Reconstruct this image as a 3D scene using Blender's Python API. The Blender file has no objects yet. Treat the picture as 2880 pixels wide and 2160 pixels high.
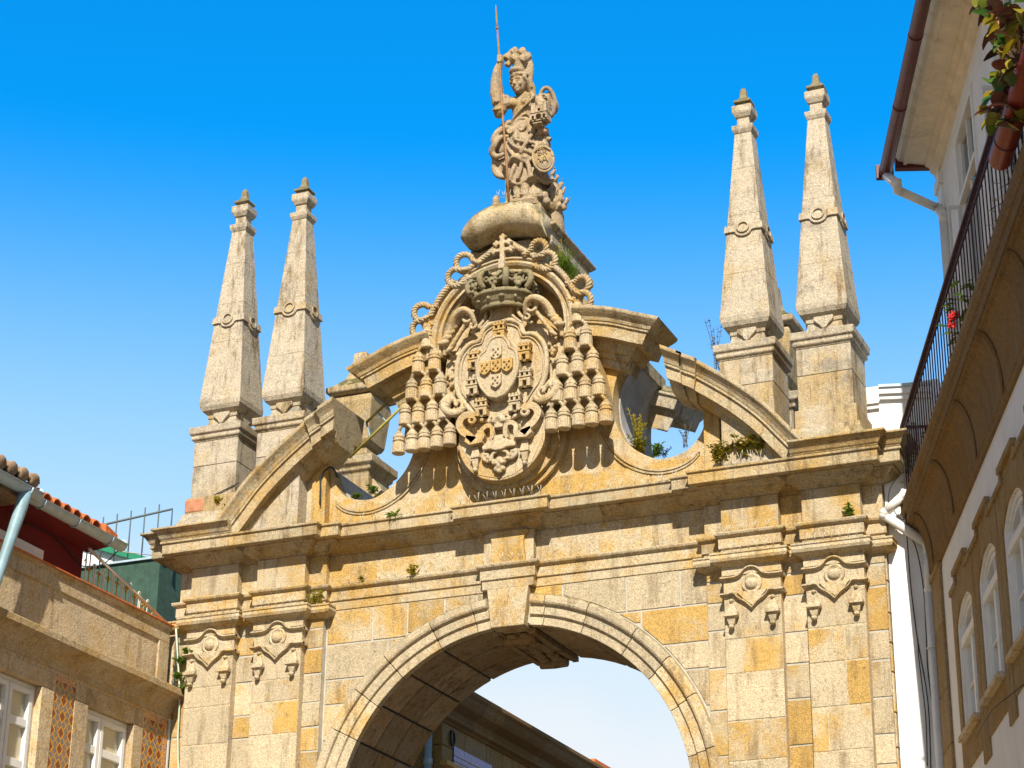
import bpy, bmesh, math, random
from mathutils import Vector, Matrix, noise
random.seed(7)
PI=math.pi; R_=math.radians
SC=bpy.context.scene; COL=SC.collection
# ---------------------------------------------------------------- camera
CAM_LOC=(10.33331134,-23.69651756,-0.2010713); YAW,PITCH,ROLL=R_(23.49682897),R_(22.70510915),R_(0.64621064)
def cam_axes():
    cy,sy,cp,sp=math.cos(YAW),math.sin(YAW),math.cos(PITCH),math.sin(PITCH)
    f=Vector((-sy*cp,cy*cp,sp)); r=Vector((cy,sy,0)); u=r.cross(f)
    cr,sr=math.cos(ROLL),math.sin(ROLL)
    return r*cr+u*sr, u*cr-r*sr, f
CR,CU,CF=cam_axes()
cam_d=bpy.data.cameras.new('camera'); cam=bpy.data.objects.new('camera',cam_d); COL.objects.link(cam)
M=Matrix((CR,CU,-CF)).transposed().to_4x4(); M.translation=Vector(CAM_LOC); cam.matrix_world=M
cam_d.sensor_width=36; cam_d.lens=6012.01/2880*36
cam_d.shift_x=(1440-1431.735)/2880; cam_d.shift_y=(1085.035-1080)/2880
cam_d.clip_end=5000; SC.camera=cam
# ---------------------------------------------------------------- light
SUN_AZ,SUN_EL=R_(18.6),R_(41)      # azimuth measured from -y (towards the square) to +x
W=bpy.data.worlds.new('World'); SC.world=W; W.use_nodes=True
nt=W.node_tree; nt.nodes.clear()
out=nt.nodes.new('ShaderNodeOutputWorld'); bg=nt.nodes.new('ShaderNodeBackground'); sky=nt.nodes.new('ShaderNodeTexSky')
sky.sky_type='NISHITA'; sky.sun_disc=False; sky.sun_elevation=SUN_EL; sky.sun_rotation=PI-SUN_AZ
sky.air_density=1.0; sky.dust_density=0.6; sky.ozone_density=1.6; sky.altitude=200
tc=nt.nodes.new('ShaderNodeTexCoord'); nz=nt.nodes.new('ShaderNodeTexNoise'); nz.inputs['Scale'].default_value=4; nz.inputs['Detail'].default_value=6
mp=nt.nodes.new('ShaderNodeMapping'); mp.inputs['Scale'].default_value=(1,1,2.6)
sep=nt.nodes.new('ShaderNodeSeparateXYZ')
def nmr(a,b,c,d):
    x=nt.nodes.new('ShaderNodeMapRange'); x.interpolation_type='SMOOTHSTEP'
    for q,v in zip(('From Min','From Max','To Min','To Max'),(a,b,c,d)): x.inputs[q].default_value=v
    return x
hz=nmr(.495,.255,0,.95); cl=nmr(.33,.24,0,1); cr=nmr(.36,.6,.6,1)      # haze towards the horizon, thin cloud low down
north=nmr(-.05,.45,0,1)      # both lie over the far side of the gate; the sky behind the camera is plain
mu=nt.nodes.new('ShaderNodeMath'); mu.operation='MULTIPLY'
mx=nt.nodes.new('ShaderNodeMix'); mx.data_type='RGBA'; my=nt.nodes.new('ShaderNodeMix'); my.data_type='RGBA'
CI=lambda n,k:[i for i in n.inputs if i.name==k and i.type==('VALUE' if k=='Factor' else 'RGBA')][0]
CO=lambda n:[o for o in n.outputs if o.type=='RGBA'][0]
CI(mx,'B').default_value=(7.5,10.0,11.6,1); CI(my,'B').default_value=(10.2,10.9,11.6,1)
L=nt.links.new
gd=nt.nodes.new('ShaderNodeMix'); gd.data_type='RGBA'; gd.blend_type='MULTIPLY'; CI(gd,'B').default_value=(.03,2.22,3.55,1)
L(sky.outputs[0],CI(gd,'A')); L(sep.outputs['Y'],north.inputs['Value']); L(north.outputs[0],CI(gd,'Factor'))
m1=nt.nodes.new('ShaderNodeMath'); m1.operation='MULTIPLY'; m2=nt.nodes.new('ShaderNodeMath'); m2.operation='MULTIPLY'
L(tc.outputs['Generated'],mp.inputs[0]); L(mp.outputs[0],nz.inputs['Vector']); L(tc.outputs['Generated'],sep.inputs[0])
for n in (hz,cl): L(sep.outputs['Z'],n.inputs['Value'])
L(nz.outputs['Fac'],cr.inputs['Value']); L(cl.outputs[0],mu.inputs[0]); L(cr.outputs[0],mu.inputs[1])
L(hz.outputs[0],m1.inputs[0]); L(north.outputs[0],m1.inputs[1]); L(mu.outputs[0],m2.inputs[0]); L(north.outputs[0],m2.inputs[1])
L(m1.outputs[0],CI(mx,'Factor')); L(CO(gd),CI(mx,'A')); L(m2.outputs[0],CI(my,'Factor')); L(CO(mx),CI(my,'A'))
L(CO(my),bg.inputs['Color']); L(bg.outputs[0],out.inputs[0])
bg.inputs['Strength'].default_value=0.058
sd=bpy.data.lights.new('sun','SUN'); sd.energy=5.0; sd.angle=R_(.5); sd.color=(1,.93,.80)
so=bpy.data.objects.new('sun',sd); COL.objects.link(so)
sdir=Vector((math.sin(SUN_AZ)*math.cos(SUN_EL),-math.cos(SUN_AZ)*math.cos(SUN_EL),math.sin(SUN_EL)))
so.rotation_euler=sdir.to_track_quat('Z','Y').to_euler(); so.location=(20,-40,40)
SC.view_settings.view_transform='Standard'; SC.view_settings.look='None'; SC.view_settings.exposure=0.53; SC.view_settings.gamma=1
# ---------------------------------------------------------------- survey: photo pixel -> point on a plane of the place
ZK={'d':(0,0,1.302),'t':(1080,600,.50633),'l':(0,1240,.55455),'ru':(2400,0,.651),'rd':(2400,1080,.651),'e':(900,1560,.5425),
 'a':(500,480,.6512),'b':(1680,180,.7595),'m':(0,0,1.)}
for i,(x,y) in enumerate(((400,1080),(1120,1300),(1840,1100),(400,1620),(1840,1620)),1): ZK['i%d'%i]=(x,y,.3255)
for i,(x,y,s) in enumerate(((1100,640,.24111),(1400,640,.24111),(1100,1000,.24111),(1400,1000,.24111),(1340,100,.18083),(1300,340,.24111),(1640,820,.36166),(880,920,.30143)),1): ZK['z%d'%i]=(x,y,s)
def ray(k,x,y):
    a,b,s=ZK[k]; return CF+CR*((a+x*s-1431.735)/6012.01)+CU*((1085.035-b-y*s)/6012.01)
def at(k,x,y,Y):
    d=ray(k,x,y); t=(Y-CAM_LOC[1])/d.y; return Vector(CAM_LOC)+d*t
def atx(k,x,y,X):
    d=ray(k,x,y); t=(X-CAM_LOC[0])/d.x; return Vector(CAM_LOC)+d*t
# ---------------------------------------------------------------- things
def empty(name,loc,label,cat,group=None):
    o=bpy.data.objects.new(name,None); COL.objects.link(o); o.location=loc; o['label']=label; o['category']=cat
    if group: o['group']=group
    o.empty_display_size=.1
    return o
def tag(o,label,cat,group=None):
    o['label']=label; o['category']=cat
    if group: o['group']=group
    return o
def wmat(o):
    m=Matrix.Translation(o.location)@o.rotation_euler.to_matrix().to_4x4()
    return (wmat(o.parent)@m) if o.parent else m
class MB:
    """collects faces in world space, then links them as ONE mesh"""
    def __init__(s): s.v=[]; s.f=[]; s.t=[]; s.sm=[]
    def add(s,vs,fs,tone=None,smooth=False):
        b=len(s.v); s.v+= [Vector(v) for v in vs]
        if tone is None: tone=(.3,1.,random.random())
        for f in fs: s.f.append([b+i for i in f]); s.t.append(tone); s.sm.append(smooth)
    def hexa(s,p,tone=None):   # 4 bottom ccw from above, 4 top
        s.add(p,[(3,2,1,0),(4,5,6,7),(0,1,5,4),(1,2,6,5),(2,3,7,6),(3,0,4,7)],tone)
    def box(s,x0,x1,y0,y1,z0,z1,tone=None):
        s.hexa([(x0,y0,z0),(x1,y0,z0),(x1,y1,z0),(x0,y1,z0),(x0,y0,z1),(x1,y0,z1),(x1,y1,z1),(x0,y1,z1)],tone)
    def obox(s,c,ax,ay,az,tone=None):  # centre + half axes
        c,ax,ay,az=map(Vector,(c,ax,ay,az))
        s.hexa([c-ax-ay-az,c+ax-ay-az,c+ax+ay-az,c-ax+ay-az,c-ax-ay+az,c+ax-ay+az,c+ax+ay+az,c-ax+ay+az],tone)
    def prism(s,poly,y0,y1,tone=None):  # poly of (x,z), front at y0
        a=sum(poly[i][0]*poly[(i+1)%len(poly)][1]-poly[(i+1)%len(poly)][0]*poly[i][1] for i in range(len(poly)))
        if a<0: poly=poly[::-1]
        n=len(poly); vs=[(x,y0,z) for x,z in poly]+[(x,y1,z) for x,z in poly]
        s.add(vs,[list(range(n)),list(range(2*n-1,n-1,-1))]+[((i+1)%n,i,n+i,n+(i+1)%n) for i in range(n)],tone)
    def loft(s,loops,tone=None,smooth=False,caps=True):
        n=len(loops[0]); vs=[p for l in loops for p in l]; fs=[]
        for k in range(len(loops)-1):
            for i in range(n): j=(i+1)%n; fs.append((k*n+i,k*n+j,(k+1)*n+j,(k+1)*n+i))
        if caps: fs.append(list(range(n-1,-1,-1))); fs.append([(len(loops)-1)*n+i for i in range(n)])
        s.add(vs,fs,tone,smooth)
    def sq(s,c,lev,tone=None,rot=0):   # square tower: lev=[(half,z)]
        ca,sa=math.cos(rot),math.sin(rot)
        loops=[]
        for l in lev:
            hx,z=l[0],l[1]; hy=l[2] if len(l)>2 else hx
            loops.append([(c[0]+ca*a*hx-sa*b*hy,c[1]+sa*a*hx+ca*b*hy,z) for a,b in ((-1,-1),(1,-1),(1,1),(-1,1))])
        s.loft(loops,tone)
    def lathe(s,c,prof,n=16,tone=None,smooth=True,ys=1.,axis=None,a0=0):
        loops=[]
        for r,z in prof:
            if axis is None: loops.append([(c[0]+r*math.cos(a0+2*PI*i/n),c[1]+ys*r*math.sin(a0+2*PI*i/n),c[2]+z) for i in range(n)])
            else:
                q=Vector((0,0,1)).rotation_difference(Vector(axis).normalized())
                loops.append([Vector(c)+q@Vector((r*math.cos(a0+2*PI*i/n),ys*r*math.sin(a0+2*PI*i/n),z)) for i in range(n)])
        s.loft(loops,tone,smooth)
    def tube(s,pts,r,n=8,tone=None,smooth=True,closed=False):
        pts=[Vector(p) for p in pts]; N=len(pts); rs=r if isinstance(r,(list,tuple)) else [r]*N
        loops=[]; up=None
        for i,p in enumerate(pts):
            t=(pts[min(i+1,N-1)]-pts[max(i-1,0)]).normalized()
            if up is None:
                up=Vector((0,0,1)) if abs(t.z)<.9 else Vector((0,1,0))
            u=(up-t*up.dot(t)).normalized(); w=t.cross(u); up=u
            loops.append([p+(u*math.cos(2*PI*k/n)+w*math.sin(2*PI*k/n))*rs[i] for k in range(n)])
        s.loft([l[::-1] for l in loops],tone,smooth)
    def ell(s,c,r,rot=None,nu=14,nv=9,tone=None,smooth=True):
        if not isinstance(r,(tuple,list)): r=(r,r,r)
        loops=[]; c=Vector(c)
        for j in range(nv+1):
            th=PI*j/nv; th=min(max(th,.03),PI-.03)
            l=[]
            for i in range(nu):
                v=Vector((r[0]*math.sin(th)*math.cos(2*PI*i/nu),r[1]*math.sin(th)*math.sin(2*PI*i/nu),-r[2]*math.cos(th)))
                if rot is not None: v=rot@v
                l.append(c+v)
            loops.append(l)
        s.loft(loops,tone,smooth)
    def plan_sweep(s,path,prof,y_up=None,step=.9,closed_prof=True,tj=True,tone_fn=None):
        """path of (x,y) left to right; prof of (d,z) with d outward"""
        P=[Vector((a,b)) for a,b in path]
        # joints
        Q=[];J=[]
        for i in range(len(P)-1):
            a,b=P[i],P[i+1]; l=(b-a).length; n=max(1,round(l/step)) if tj else 1
            cuts=[0]+[ (k+random.uniform(-.2,.2))/n for k in range(1,n)]
            for k,c in enumerate(cuts): Q.append(a.lerp(b,c)); J.append(i)
        Q.append(P[-1]); J.append(len(P)-2)
        nrm=[]
        for i in range(len(P)-1):
            t=(P[i+1]-P[i]).normalized(); nrm.append(Vector((t.y,-t.x)))
        m=[]
        for i,q in enumerate(Q):
            n1=nrm[J[i]]; n0=nrm[J[i-1]] if i>0 else n1
            if i==len(Q)-1: n0=n1
            m.append((n0+n1)/(1+n0.dot(n1)))
        n=len(prof); tone=None
        for i in range(len(Q)-1):
            if tone_fn: tone=tone_fn()
            else: tone=(random.uniform(.28,.62),random.uniform(.9,1.06),random.random())
            A=[(Q[i].x+m[i].x*d,Q[i].y+m[i].y*d,z) for d,z in prof]; B=[(Q[i+1].x+m[i+1].x*d,Q[i+1].y+m[i+1].y*d,z) for d,z in prof]
            fs=[(k,n+k,n+(k+1)%n,(k+1)%n) for k in range(n if closed_prof else n-1)]
            if i==0: fs.append(list(range(n)))
            if i==len(Q)-2: fs.append([2*n-1-k for k in range(n)])
            s.add(A+B,[f[::-1] for f in fs],tone)
    def xz_sweep(s,path,prof,joints=3,tone=None,caps=True,mirror=False,shear0=0,shear1=0,ret0=None):
        """path of (x,z); prof of (e,y): e along the right-hand normal"""
        P=[Vector((a,b)) for a,b in path]; N=len(P); n=len(prof)
        loops=[]
        for i in range(N):
            t0=(P[i]-P[i-1]).normalized() if i>0 else None; t1=(P[i+1]-P[i]).normalized() if i<N-1 else None
            n0=Vector((t0.y,-t0.x)) if t0 else None; n1=Vector((t1.y,-t1.x)) if t1 else None
            if n0 is None: m=n1
            elif n1 is None: m=n0
            else: m=(n0+n1)/(1+n0.dot(n1))
            tt=(t0 or t1); sh=shear1 if i==N-1 else shear0 if i==0 else 0
            loops.append([((-1 if mirror else 1)*(P[i].x+m.x*e+tt.x*sh*e),y,P[i].y+m.y*e+tt.y*sh*e) for e,y in prof])
        if ret0:
            b0,yb=ret0; t0=(P[1]-P[0]).normalized(); sg=-1 if mirror else 1
            loops[0]=[(v[0]-sg*t0.x*max(0,b0-v[1]),v[1],v[2]-t0.y*.9*max(0,b0-v[1])) for v in loops[0]]
            loops.insert(0,[(v[0],max(v[1],yb),v[2]) for v in loops[0]]); N+=1
        tn=tone or (random.uniform(.25,.5),1.,random.random())
        for i in range(N-1):
            if tone is None and i%joints==0: tn=(random.uniform(.2,.55),random.uniform(.9,1.06),random.random())
            fs=[(k,(k+1)%n,n+(k+1)%n,n+k) for k in range(n)]
            if caps and i==0: fs.append(list(range(n-1,-1,-1)))
            if caps and i==N-2: fs.append([n+k for k in range(n)])
            if mirror: fs=[f[::-1] for f in fs]
            s.add(loops[i]+loops[i+1],fs,tn)
    def build(s,name,mat,parent=None,bevel=0,seg=2,remesh=0,smooth=None,sub=0,disp=0,fixn=True):
        me=bpy.data.meshes.new(name)
        vs=s.v
        if parent is not None:
            inv=wmat(parent).inverted(); vs=[inv@v for v in s.v]
        me.from_pydata([tuple(v) for v in vs],[],s.f)
        a=me.attributes.new('tone','FLOAT_COLOR','FACE')
        for i,t in enumerate(s.t): a.data[i].color=(t[0],t[1],t[2],1)
        if fixn:
            bm=bmesh.new(); bm.from_mesh(me); bmesh.ops.recalc_face_normals(bm,faces=bm.faces); bm.to_mesh(me); bm.free()
        for i,p in enumerate(me.polygons): p.use_smooth=bool(s.sm[i]) if smooth is None else smooth
        me.materials.append(mat)
        o=bpy.data.objects.new(name,me); COL.objects.link(o)
        if parent is not None: o.parent=parent
        if remesh:
            r=o.modifiers.new('r','REMESH'); r.mode='VOXEL'; r.voxel_size=remesh; r.use_smooth_shade=True
            q=o.modifiers.new('s','SMOOTH'); q.factor=.5; q.iterations=1
        if bevel:
            b=o.modifiers.new('b','BEVEL'); b.width=bevel; b.segments=seg; b.limit_method='ANGLE'; b.angle_limit=R_(35); b.harden_normals=False
        return o
def blk_tone(o=None):
    r=random.random()
    if o is None: o=random.choice((.05,.2,.35,.55)) if r<.78 else random.uniform(.65,.9)
    return (o,random.uniform(.82,1.12),random.random())
def smooth_poly(pts,n=4):
    out=[]
    N=len(pts)
    for i in range(N-1):
        p0=pts[max(i-1,0)];p1=pts[i];p2=pts[i+1];p3=pts[min(i+2,N-1)]
        for k in range(n):
            t=k/n
            out.append(tuple(.5*((2*p1[d])+(-p0[d]+p2[d])*t+(2*p0[d]-5*p1[d]+4*p2[d]-p3[d])*t*t+(-p0[d]+3*p1[d]-3*p2[d]+p3[d])*t**3) for d in range(len(p1))))
    out.append(tuple(pts[-1])); return out
# ---------------------------------------------------------------- materials
class NT:
    def __init__(s,name):
        s.m=bpy.data.materials.new(name); s.m.use_nodes=True; s.t=s.m.node_tree; s.t.nodes.clear()
        s.o=s.n('ShaderNodeOutputMaterial'); s.b=s.n('ShaderNodeBsdfPrincipled'); s.l(s.b.outputs[0],s.o.inputs[0])
    def n(s,k,**kw):
        x=s.t.nodes.new(k)
        for a,b in kw.items(): setattr(x,a,b)
        return x
    def l(s,a,b): s.t.links.new(a,b)
    def noise(s,vec,scale,detail=4,rough=.6,dist=0):
        x=s.n('ShaderNodeTexNoise'); x.inputs['Scale'].default_value=scale; x.inputs['Detail'].default_value=detail; x.inputs['Roughness'].default_value=rough; x.inputs['Distortion'].default_value=dist
        if vec is not None: s.l(vec,x.inputs['Vector'])
        return x.outputs['Fac']
    def rng(s,v,a,b,c=0,d=1,smooth=True):
        x=s.n('ShaderNodeMapRange'); x.interpolation_type='SMOOTHSTEP' if smooth else 'LINEAR'
        for nme,val in zip(('From Min','From Max','To Min','To Max'),(a,b,c,d)): x.inputs[nme].default_value=val
        s.l(v,x.inputs['Value']); return x.outputs[0]
    def math(s,op,a,b=None):
        x=s.n('ShaderNodeMath'); x.operation=op
        for i,v in enumerate((a,b)):
            if v is None: continue
            if isinstance(v,(int,float)): x.inputs[i].default_value=v
            else: s.l(v,x.inputs[i])
        return x.outputs[0]
    def mix(s,f,a,b,mode='MIX'):
        x=s.n('ShaderNodeMix'); x.data_type='RGBA'; x.blend_type=mode
        for nme,v in (('Factor',f),('A',a),('B',b)):
            i=[q for q in x.inputs if q.name==nme and (q.type=='RGBA' if nme!='Factor' else q.type=='VALUE')][0]
            if isinstance(v,(int,float)): i.default_value=v
            elif isinstance(v,tuple): i.default_value=(*v,1) if len(v)==3 else v
            else: s.l(v,i)
        return [q for q in x.outputs if q.type=='RGBA'][0]
    def pos(s): return s.n('ShaderNodeNewGeometry').outputs['Position']
    def scale(s,vec,sc):
        x=s.n('ShaderNodeMapping'); x.inputs['Scale'].default_value=sc; s.l(vec,x.inputs[0]); return x.outputs[0]
    def fin(s,col,rough=.85,spec=.3,bump=None,dist=.01,strength=.6):
        if isinstance(col,tuple): s.b.inputs['Base Color'].default_value=(*col,1)
        else: s.l(col,s.b.inputs['Base Color'])
        if isinstance(rough,(int,float)): s.b.inputs['Roughness'].default_value=rough
        else: s.l(rough,s.b.inputs['Roughness'])
        s.b.inputs['Specular IOR Level'].default_value=spec
        if bump is not None:
            x=s.n('ShaderNodeBump'); x.inputs['Distance'].default_value=dist; x.inputs['Strength'].default_value=strength
            s.l(bump,x.inputs['Height']); s.l(x.outputs[0],s.b.inputs['Normal'])
        return s.m
def granite(name,pale,ochre,grey=(.36,.33,.29),moss=.5,streak=.5,greyamt=.5,coarse=1.,ochre_bias=0.):
    t=NT(name); at_=t.n('ShaderNodeAttribute',attribute_name='tone'); sp=t.n('ShaderNodeSeparateColor'); t.l(at_.outputs['Color'],sp.inputs[0])
    g=t.n('ShaderNodeNewGeometry'); p=g.outputs['Position']
    ofs=t.n('ShaderNodeVectorMath',operation='SCALE'); ofs.inputs[0].default_value=(37,19,53); t.l(sp.outputs[2],ofs.inputs['Scale'])
    pv=t.n('ShaderNodeVectorMath',operation='ADD'); t.l(p,pv.inputs[0]); t.l(ofs.outputs[0],pv.inputs[1]); v=pv.outputs[0]
    n1=t.noise(v,1.7*coarse,5,.6,.4); n2=t.noise(v,5*coarse,5,.65); grain=t.noise(p,70,2,.7); grain2=t.noise(p,24,4,.75)
    none=t.math('LESS_THAN',sp.outputs[1],.01)
    f=t.math('ADD',t.math('ADD',sp.outputs[0],t.math('MULTIPLY',none,.3)),t.math('MULTIPLY',t.math('SUBTRACT',n1,.5),1.8)); f=t.math('ADD',f,t.math('MULTIPLY',t.math('SUBTRACT',n2,.5),.7)); f=t.math('ADD',f,t.math('MULTIPLY',t.math('SUBTRACT',t.noise(p,1.1,6,.7,.8),.5),1.5)); f=t.math('ADD',f,ochre_bias)
    f=t.rng(f,.18,.82)
    dk=t.math('MULTIPLY',t.rng(t.noise(p,48,3,.8),.54,.66),t.rng(t.noise(v,3.4,4,.7),.46,.62))
    c=t.mix(f,pale,ochre)
    ng=t.noise(v,2.6,6,.7,.6); c=t.mix(t.rng(ng,.52,.7,0,greyamt),c,grey)
    # rusty seep and black crust with shapes of their own
    nb=t.noise(t.scale(v,(3.2,3.2,.55)),1.6,6,.7); c=t.mix(t.rng(nb,.50,.68,0,streak),c,(.19,.125,.06),'MIX'); n4=t.noise(t.scale(p,(7,7,.8)),1.5,6,.75); c=t.mix(t.rng(n4,.56,.70,0,streak*.8),c,(.13,.09,.05),'MIX')
    nd=t.noise(v,9,5,.8); c=t.mix(t.rng(nd,.57,.72,0,.6),c,(.12,.085,.05))
    c=t.mix(t.math('MULTIPLY',dk,.75),c,(.13,.085,.045))
    # crystal speckle
    c=t.mix(1.,c,t.rng_col(grain,.33,.70,.60,1.26),'MULTIPLY'); c=t.mix(1.,c,t.rng_col(grain2,.3,.75,.78,1.14),'MULTIPLY')
    br=t.n('ShaderNodeCombineColor'); 
    bt=t.math('ADD',sp.outputs[1],none)
    for i in range(3): t.l(bt,br.inputs[i])
    c=t.mix(1.,c,br.outputs[0],'MULTIPLY')
    # lichen and moss growing on ledges that face up
    sx=t.n('ShaderNodeSeparateXYZ'); t.l(g.outputs['Normal'],sx.inputs[0])
    nm=t.noise(p,4.5,6,.75,.3); up=t.rng(sx.outputs['Z'],.25,.8)
    mk=t.math('MULTIPLY',t.rng(nm,.38,.54),up); c=t.mix(t.math('MULTIPLY',mk,moss),c,(.085,.08,.025))
    ly=t.noise(p,3.1,6,.8,.5); c=t.mix(t.rng(ly,.62,.74,0,moss*.5),c,(.30,.27,.09))
    bh=t.math('ADD',t.math('MULTIPLY',grain,.5),t.math('ADD',t.math('MULTIPLY',grain2,.8),t.math('MULTIPLY',n2,1.2)))
    return t.fin(c,.9,.2,bh,.02,.55)
def _rng_col(s,v,a,b,c,d):
    r=s.rng(v,a,b,c,d,False); x=s.n('ShaderNodeCombineColor')
    for i in range(3): s.l(r,x.inputs[i])
    return x.outputs[0]
NT.rng_col=_rng_col
def plain(name,col,rough=.6,var=.15,scale=6,spec=.4,metal=0,bump=0,dirt=None,dirtamt=.4,dscale=3):
    t=NT(name); p=t.pos(); n=t.noise(p,scale,5,.65)
    c=t.mix(1.,col,t.rng_col(n,.3,.7,1-var,1+var),'MULTIPLY')
    if dirt: c=t.mix(t.rng(t.noise(t.scale(p,(1,1,.45)),dscale,6,.75,.4),.5,.72,0,dirtamt),c,dirt)
    t.b.inputs['Metallic'].default_value=metal
    return t.fin(c,rough,spec,t.noise(p,40,3) if bump else None,.006,bump)
M_={}
M_['stone']=granite('granite_warm',(.62,.51,.34),(.60,.38,.12),grey=(.46,.42,.34),streak=.5,greyamt=.55,moss=.8)
M_['stone_pale']=granite('granite_carved',(.60,.48,.31),(.58,.37,.13),grey=(.50,.46,.38),streak=.25,moss=.7)
M_['stone_obelisk']=granite('granite_obelisk',(.57,.49,.37),(.53,.39,.20),grey=(.31,.28,.23),streak=.85,greyamt=.85,moss=1.)
M_['stone_crown']=granite('granite_mossy',(.32,.27,.16),(.33,.24,.10),grey=(.18,.17,.12),streak=.4,moss=.8,greyamt=.7)
M_['stone_statue']=granite('granite_statue',(.50,.38,.25),(.50,.33,.11),grey=(.30,.26,.21),streak=.6,moss=1.,greyamt=.8)
M_['stone_soffit_shade']=granite('granite_soffit_shade',(.46,.34,.20),(.42,.26,.10),grey=(.28,.23,.16),streak=.8,greyamt=.6,moss=.3)  # darker granite: grime plus the vault's shade put into the colour
M_['stone_house']=granite('granite_house',(.68,.53,.34),(.62,.42,.18),grey=(.46,.40,.31),streak=.4,moss=.5,coarse=1.6)
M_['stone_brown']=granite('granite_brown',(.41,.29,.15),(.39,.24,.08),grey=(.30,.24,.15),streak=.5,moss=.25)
M_['stone_ledge']=granite('granite_ledge',(.55,.45,.29),(.53,.35,.13),grey=(.36,.32,.24),streak=.75,greyamt=.7,moss=1.)
M_['stone_dark_shaded']=granite('granite_dark_shaded',(.27,.17,.075),(.25,.14,.04),grey=(.17,.13,.08),streak=.6,moss=.2)  # darker copy of the brown granite, the balcony's shade mixed into its colour
M_['mortar']=plain('mortar',(.46,.43,.36),.95,.2,9)
M_['grime']=plain('black_grime',(.05,.04,.028),.95,.3,9)
M_['reveal']=plain('grey_render',(.36,.35,.34),.9,.2,5,dirt=(.22,.2,.19))
M_['iron']=plain('rust_iron',(.32,.16,.06),.7,.35,18,dirt=(.10,.06,.04),dirtamt=.6,dscale=14)
M_['yellow_iron']=plain('old_yellow_paint',(.34,.29,.06),.7,.3,18,dirt=(.12,.08,.05),dscale=9)
M_['black']=plain('black_rubber',(.02,.02,.022),.6,.2)
M_['wire']=plain('spike_wire',(.62,.58,.5),.4,.1,metal=.3)
# ================================================================ THE ARCH
GZ=-1.8; T=2.05
def mirror_y(y): return T-y
ZC,RI,RX=5.04,2.37,2.77
arch=empty('stone_arch',(0,1.0,GZ),'tall granite city gate with one round arch, paired pilasters and a broken curved pediment','arch')
ST=M_['stone']
def arcpt(r,a): return (r*math.sin(a),ZC+r*math.cos(a))     # a measured from the crown
# core wall with the opening
m=MB(); hole=[arcpt(RI+.03,R_(d)) for d in range(90,-91,-5)]
poly=[(2.63,GZ),(2.63,8.94),(-2.63,8.94),(-2.63,GZ),(-RI-.03,GZ)]+hole[::-1]+[(RI+.03,GZ)]
m.prism(poly,.2135,T-.21); m.build('wall_core',M_['mortar'],arch)
for s in (-1,1):
    m=MB(); a,b=sorted((s*2.62,s*4.84)); m.box(a+.012,b-.012,.1235,T-.12,GZ,8.93); m.build('pier_core',M_['mortar'],arch)
def block(m,x0,x1,z0,z1,y,tone,arc=None,side=1,g=.012,back=None):
    """one ashlar face standing a hair proud of the joint; arc clips it against the extrados"""
    x0+=g;x1-=g;z0+=g;z1-=g
    if x1-x0<.03 or z1-z0<.03: return
    jit=lambda: random.uniform(-.004,.004)
    if arc:
        pts=[];N=10
        for k in range(N+1):
            z=z0+(z1-z0)*k/N; d=arc*arc-(z-ZC)**2; xa=math.sqrt(d) if d>0 else 0
            xa+=.03
            pts.append((max(xa,x0),z))
        if pts[0][0]>x1-.02:
            pts=[p for p in pts if p[0]<x1-.02]
        if len(pts)<2: return
        ply=[(side*px,z) for px,z in pts]+[(side*x1,pts[-1][1]),(side*x1,pts[0][1])]
    else: ply=[(side*x0+jit(),z0+jit()),(side*x1+jit(),z0+jit()),(side*x1+jit(),z1+jit()),(side*x0+jit(),z1+jit())]
    m.prism(ply,y+random.uniform(-.004,.002),y+.03 if back is None else back,tone)
# wall face between the piers, course by course
courses=[3.6,4.15,4.7,5.2,5.68,6.15,6.62,6.95,7.42,7.89]
for s in (-1,1):
    m=MB()
    for a,b in zip(courses,courses[1:]):
        if b<5.05: continue
        cuts=[0]
        while cuts[-1]<2.62: cuts.append(cuts[-1]+random.uniform(.45,.95))
        cuts=[c for c in cuts if c<2.35]+[2.62]
        for x0,x1 in zip(cuts,cuts[1:]):
            block(m,x0,x1,a,b,.205,blk_tone(random.choice((.05,.2,.55,.8,.9)) if s>0 else random.choice((.1,.3,.4,.7))),arc=RX,side=s)
    m.build('wall_face',ST,arch,bevel=.006,seg=2)
# strips behind the pilasters
for s in (-1,1):
    for x0,x1 in ((2.62,2.90),(3.57,3.92),(4.58,4.845)):
        m=MB(); z=7.37
        while z>GZ+.1:
            h=random.uniform(.3,.55); block(m,x0,x1,max(z-h,GZ),z,.115,blk_tone(),side=s); z-=h
        for z0,z1 in ((7.37,7.64),(7.64,7.9)): block(m,x0,x1,z0,z1,.115,blk_tone(),side=s)
        m.build('pier_strip',ST,arch,bevel=.006)
    m=MB(); z=7.9      # the end faces of the piers
    while z>GZ+.1:
        h=random.uniform(.35,.55)
        for ya,yb in ((.14,1.0),(1.02,T-.14)):
            m.box(*sorted((s*4.83,s*4.852)),ya,yb,max(z-h,GZ)+.008,z-.008,blk_tone())
        z-=h
    m.build('pier_end',ST,arch,bevel=.006)
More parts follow.
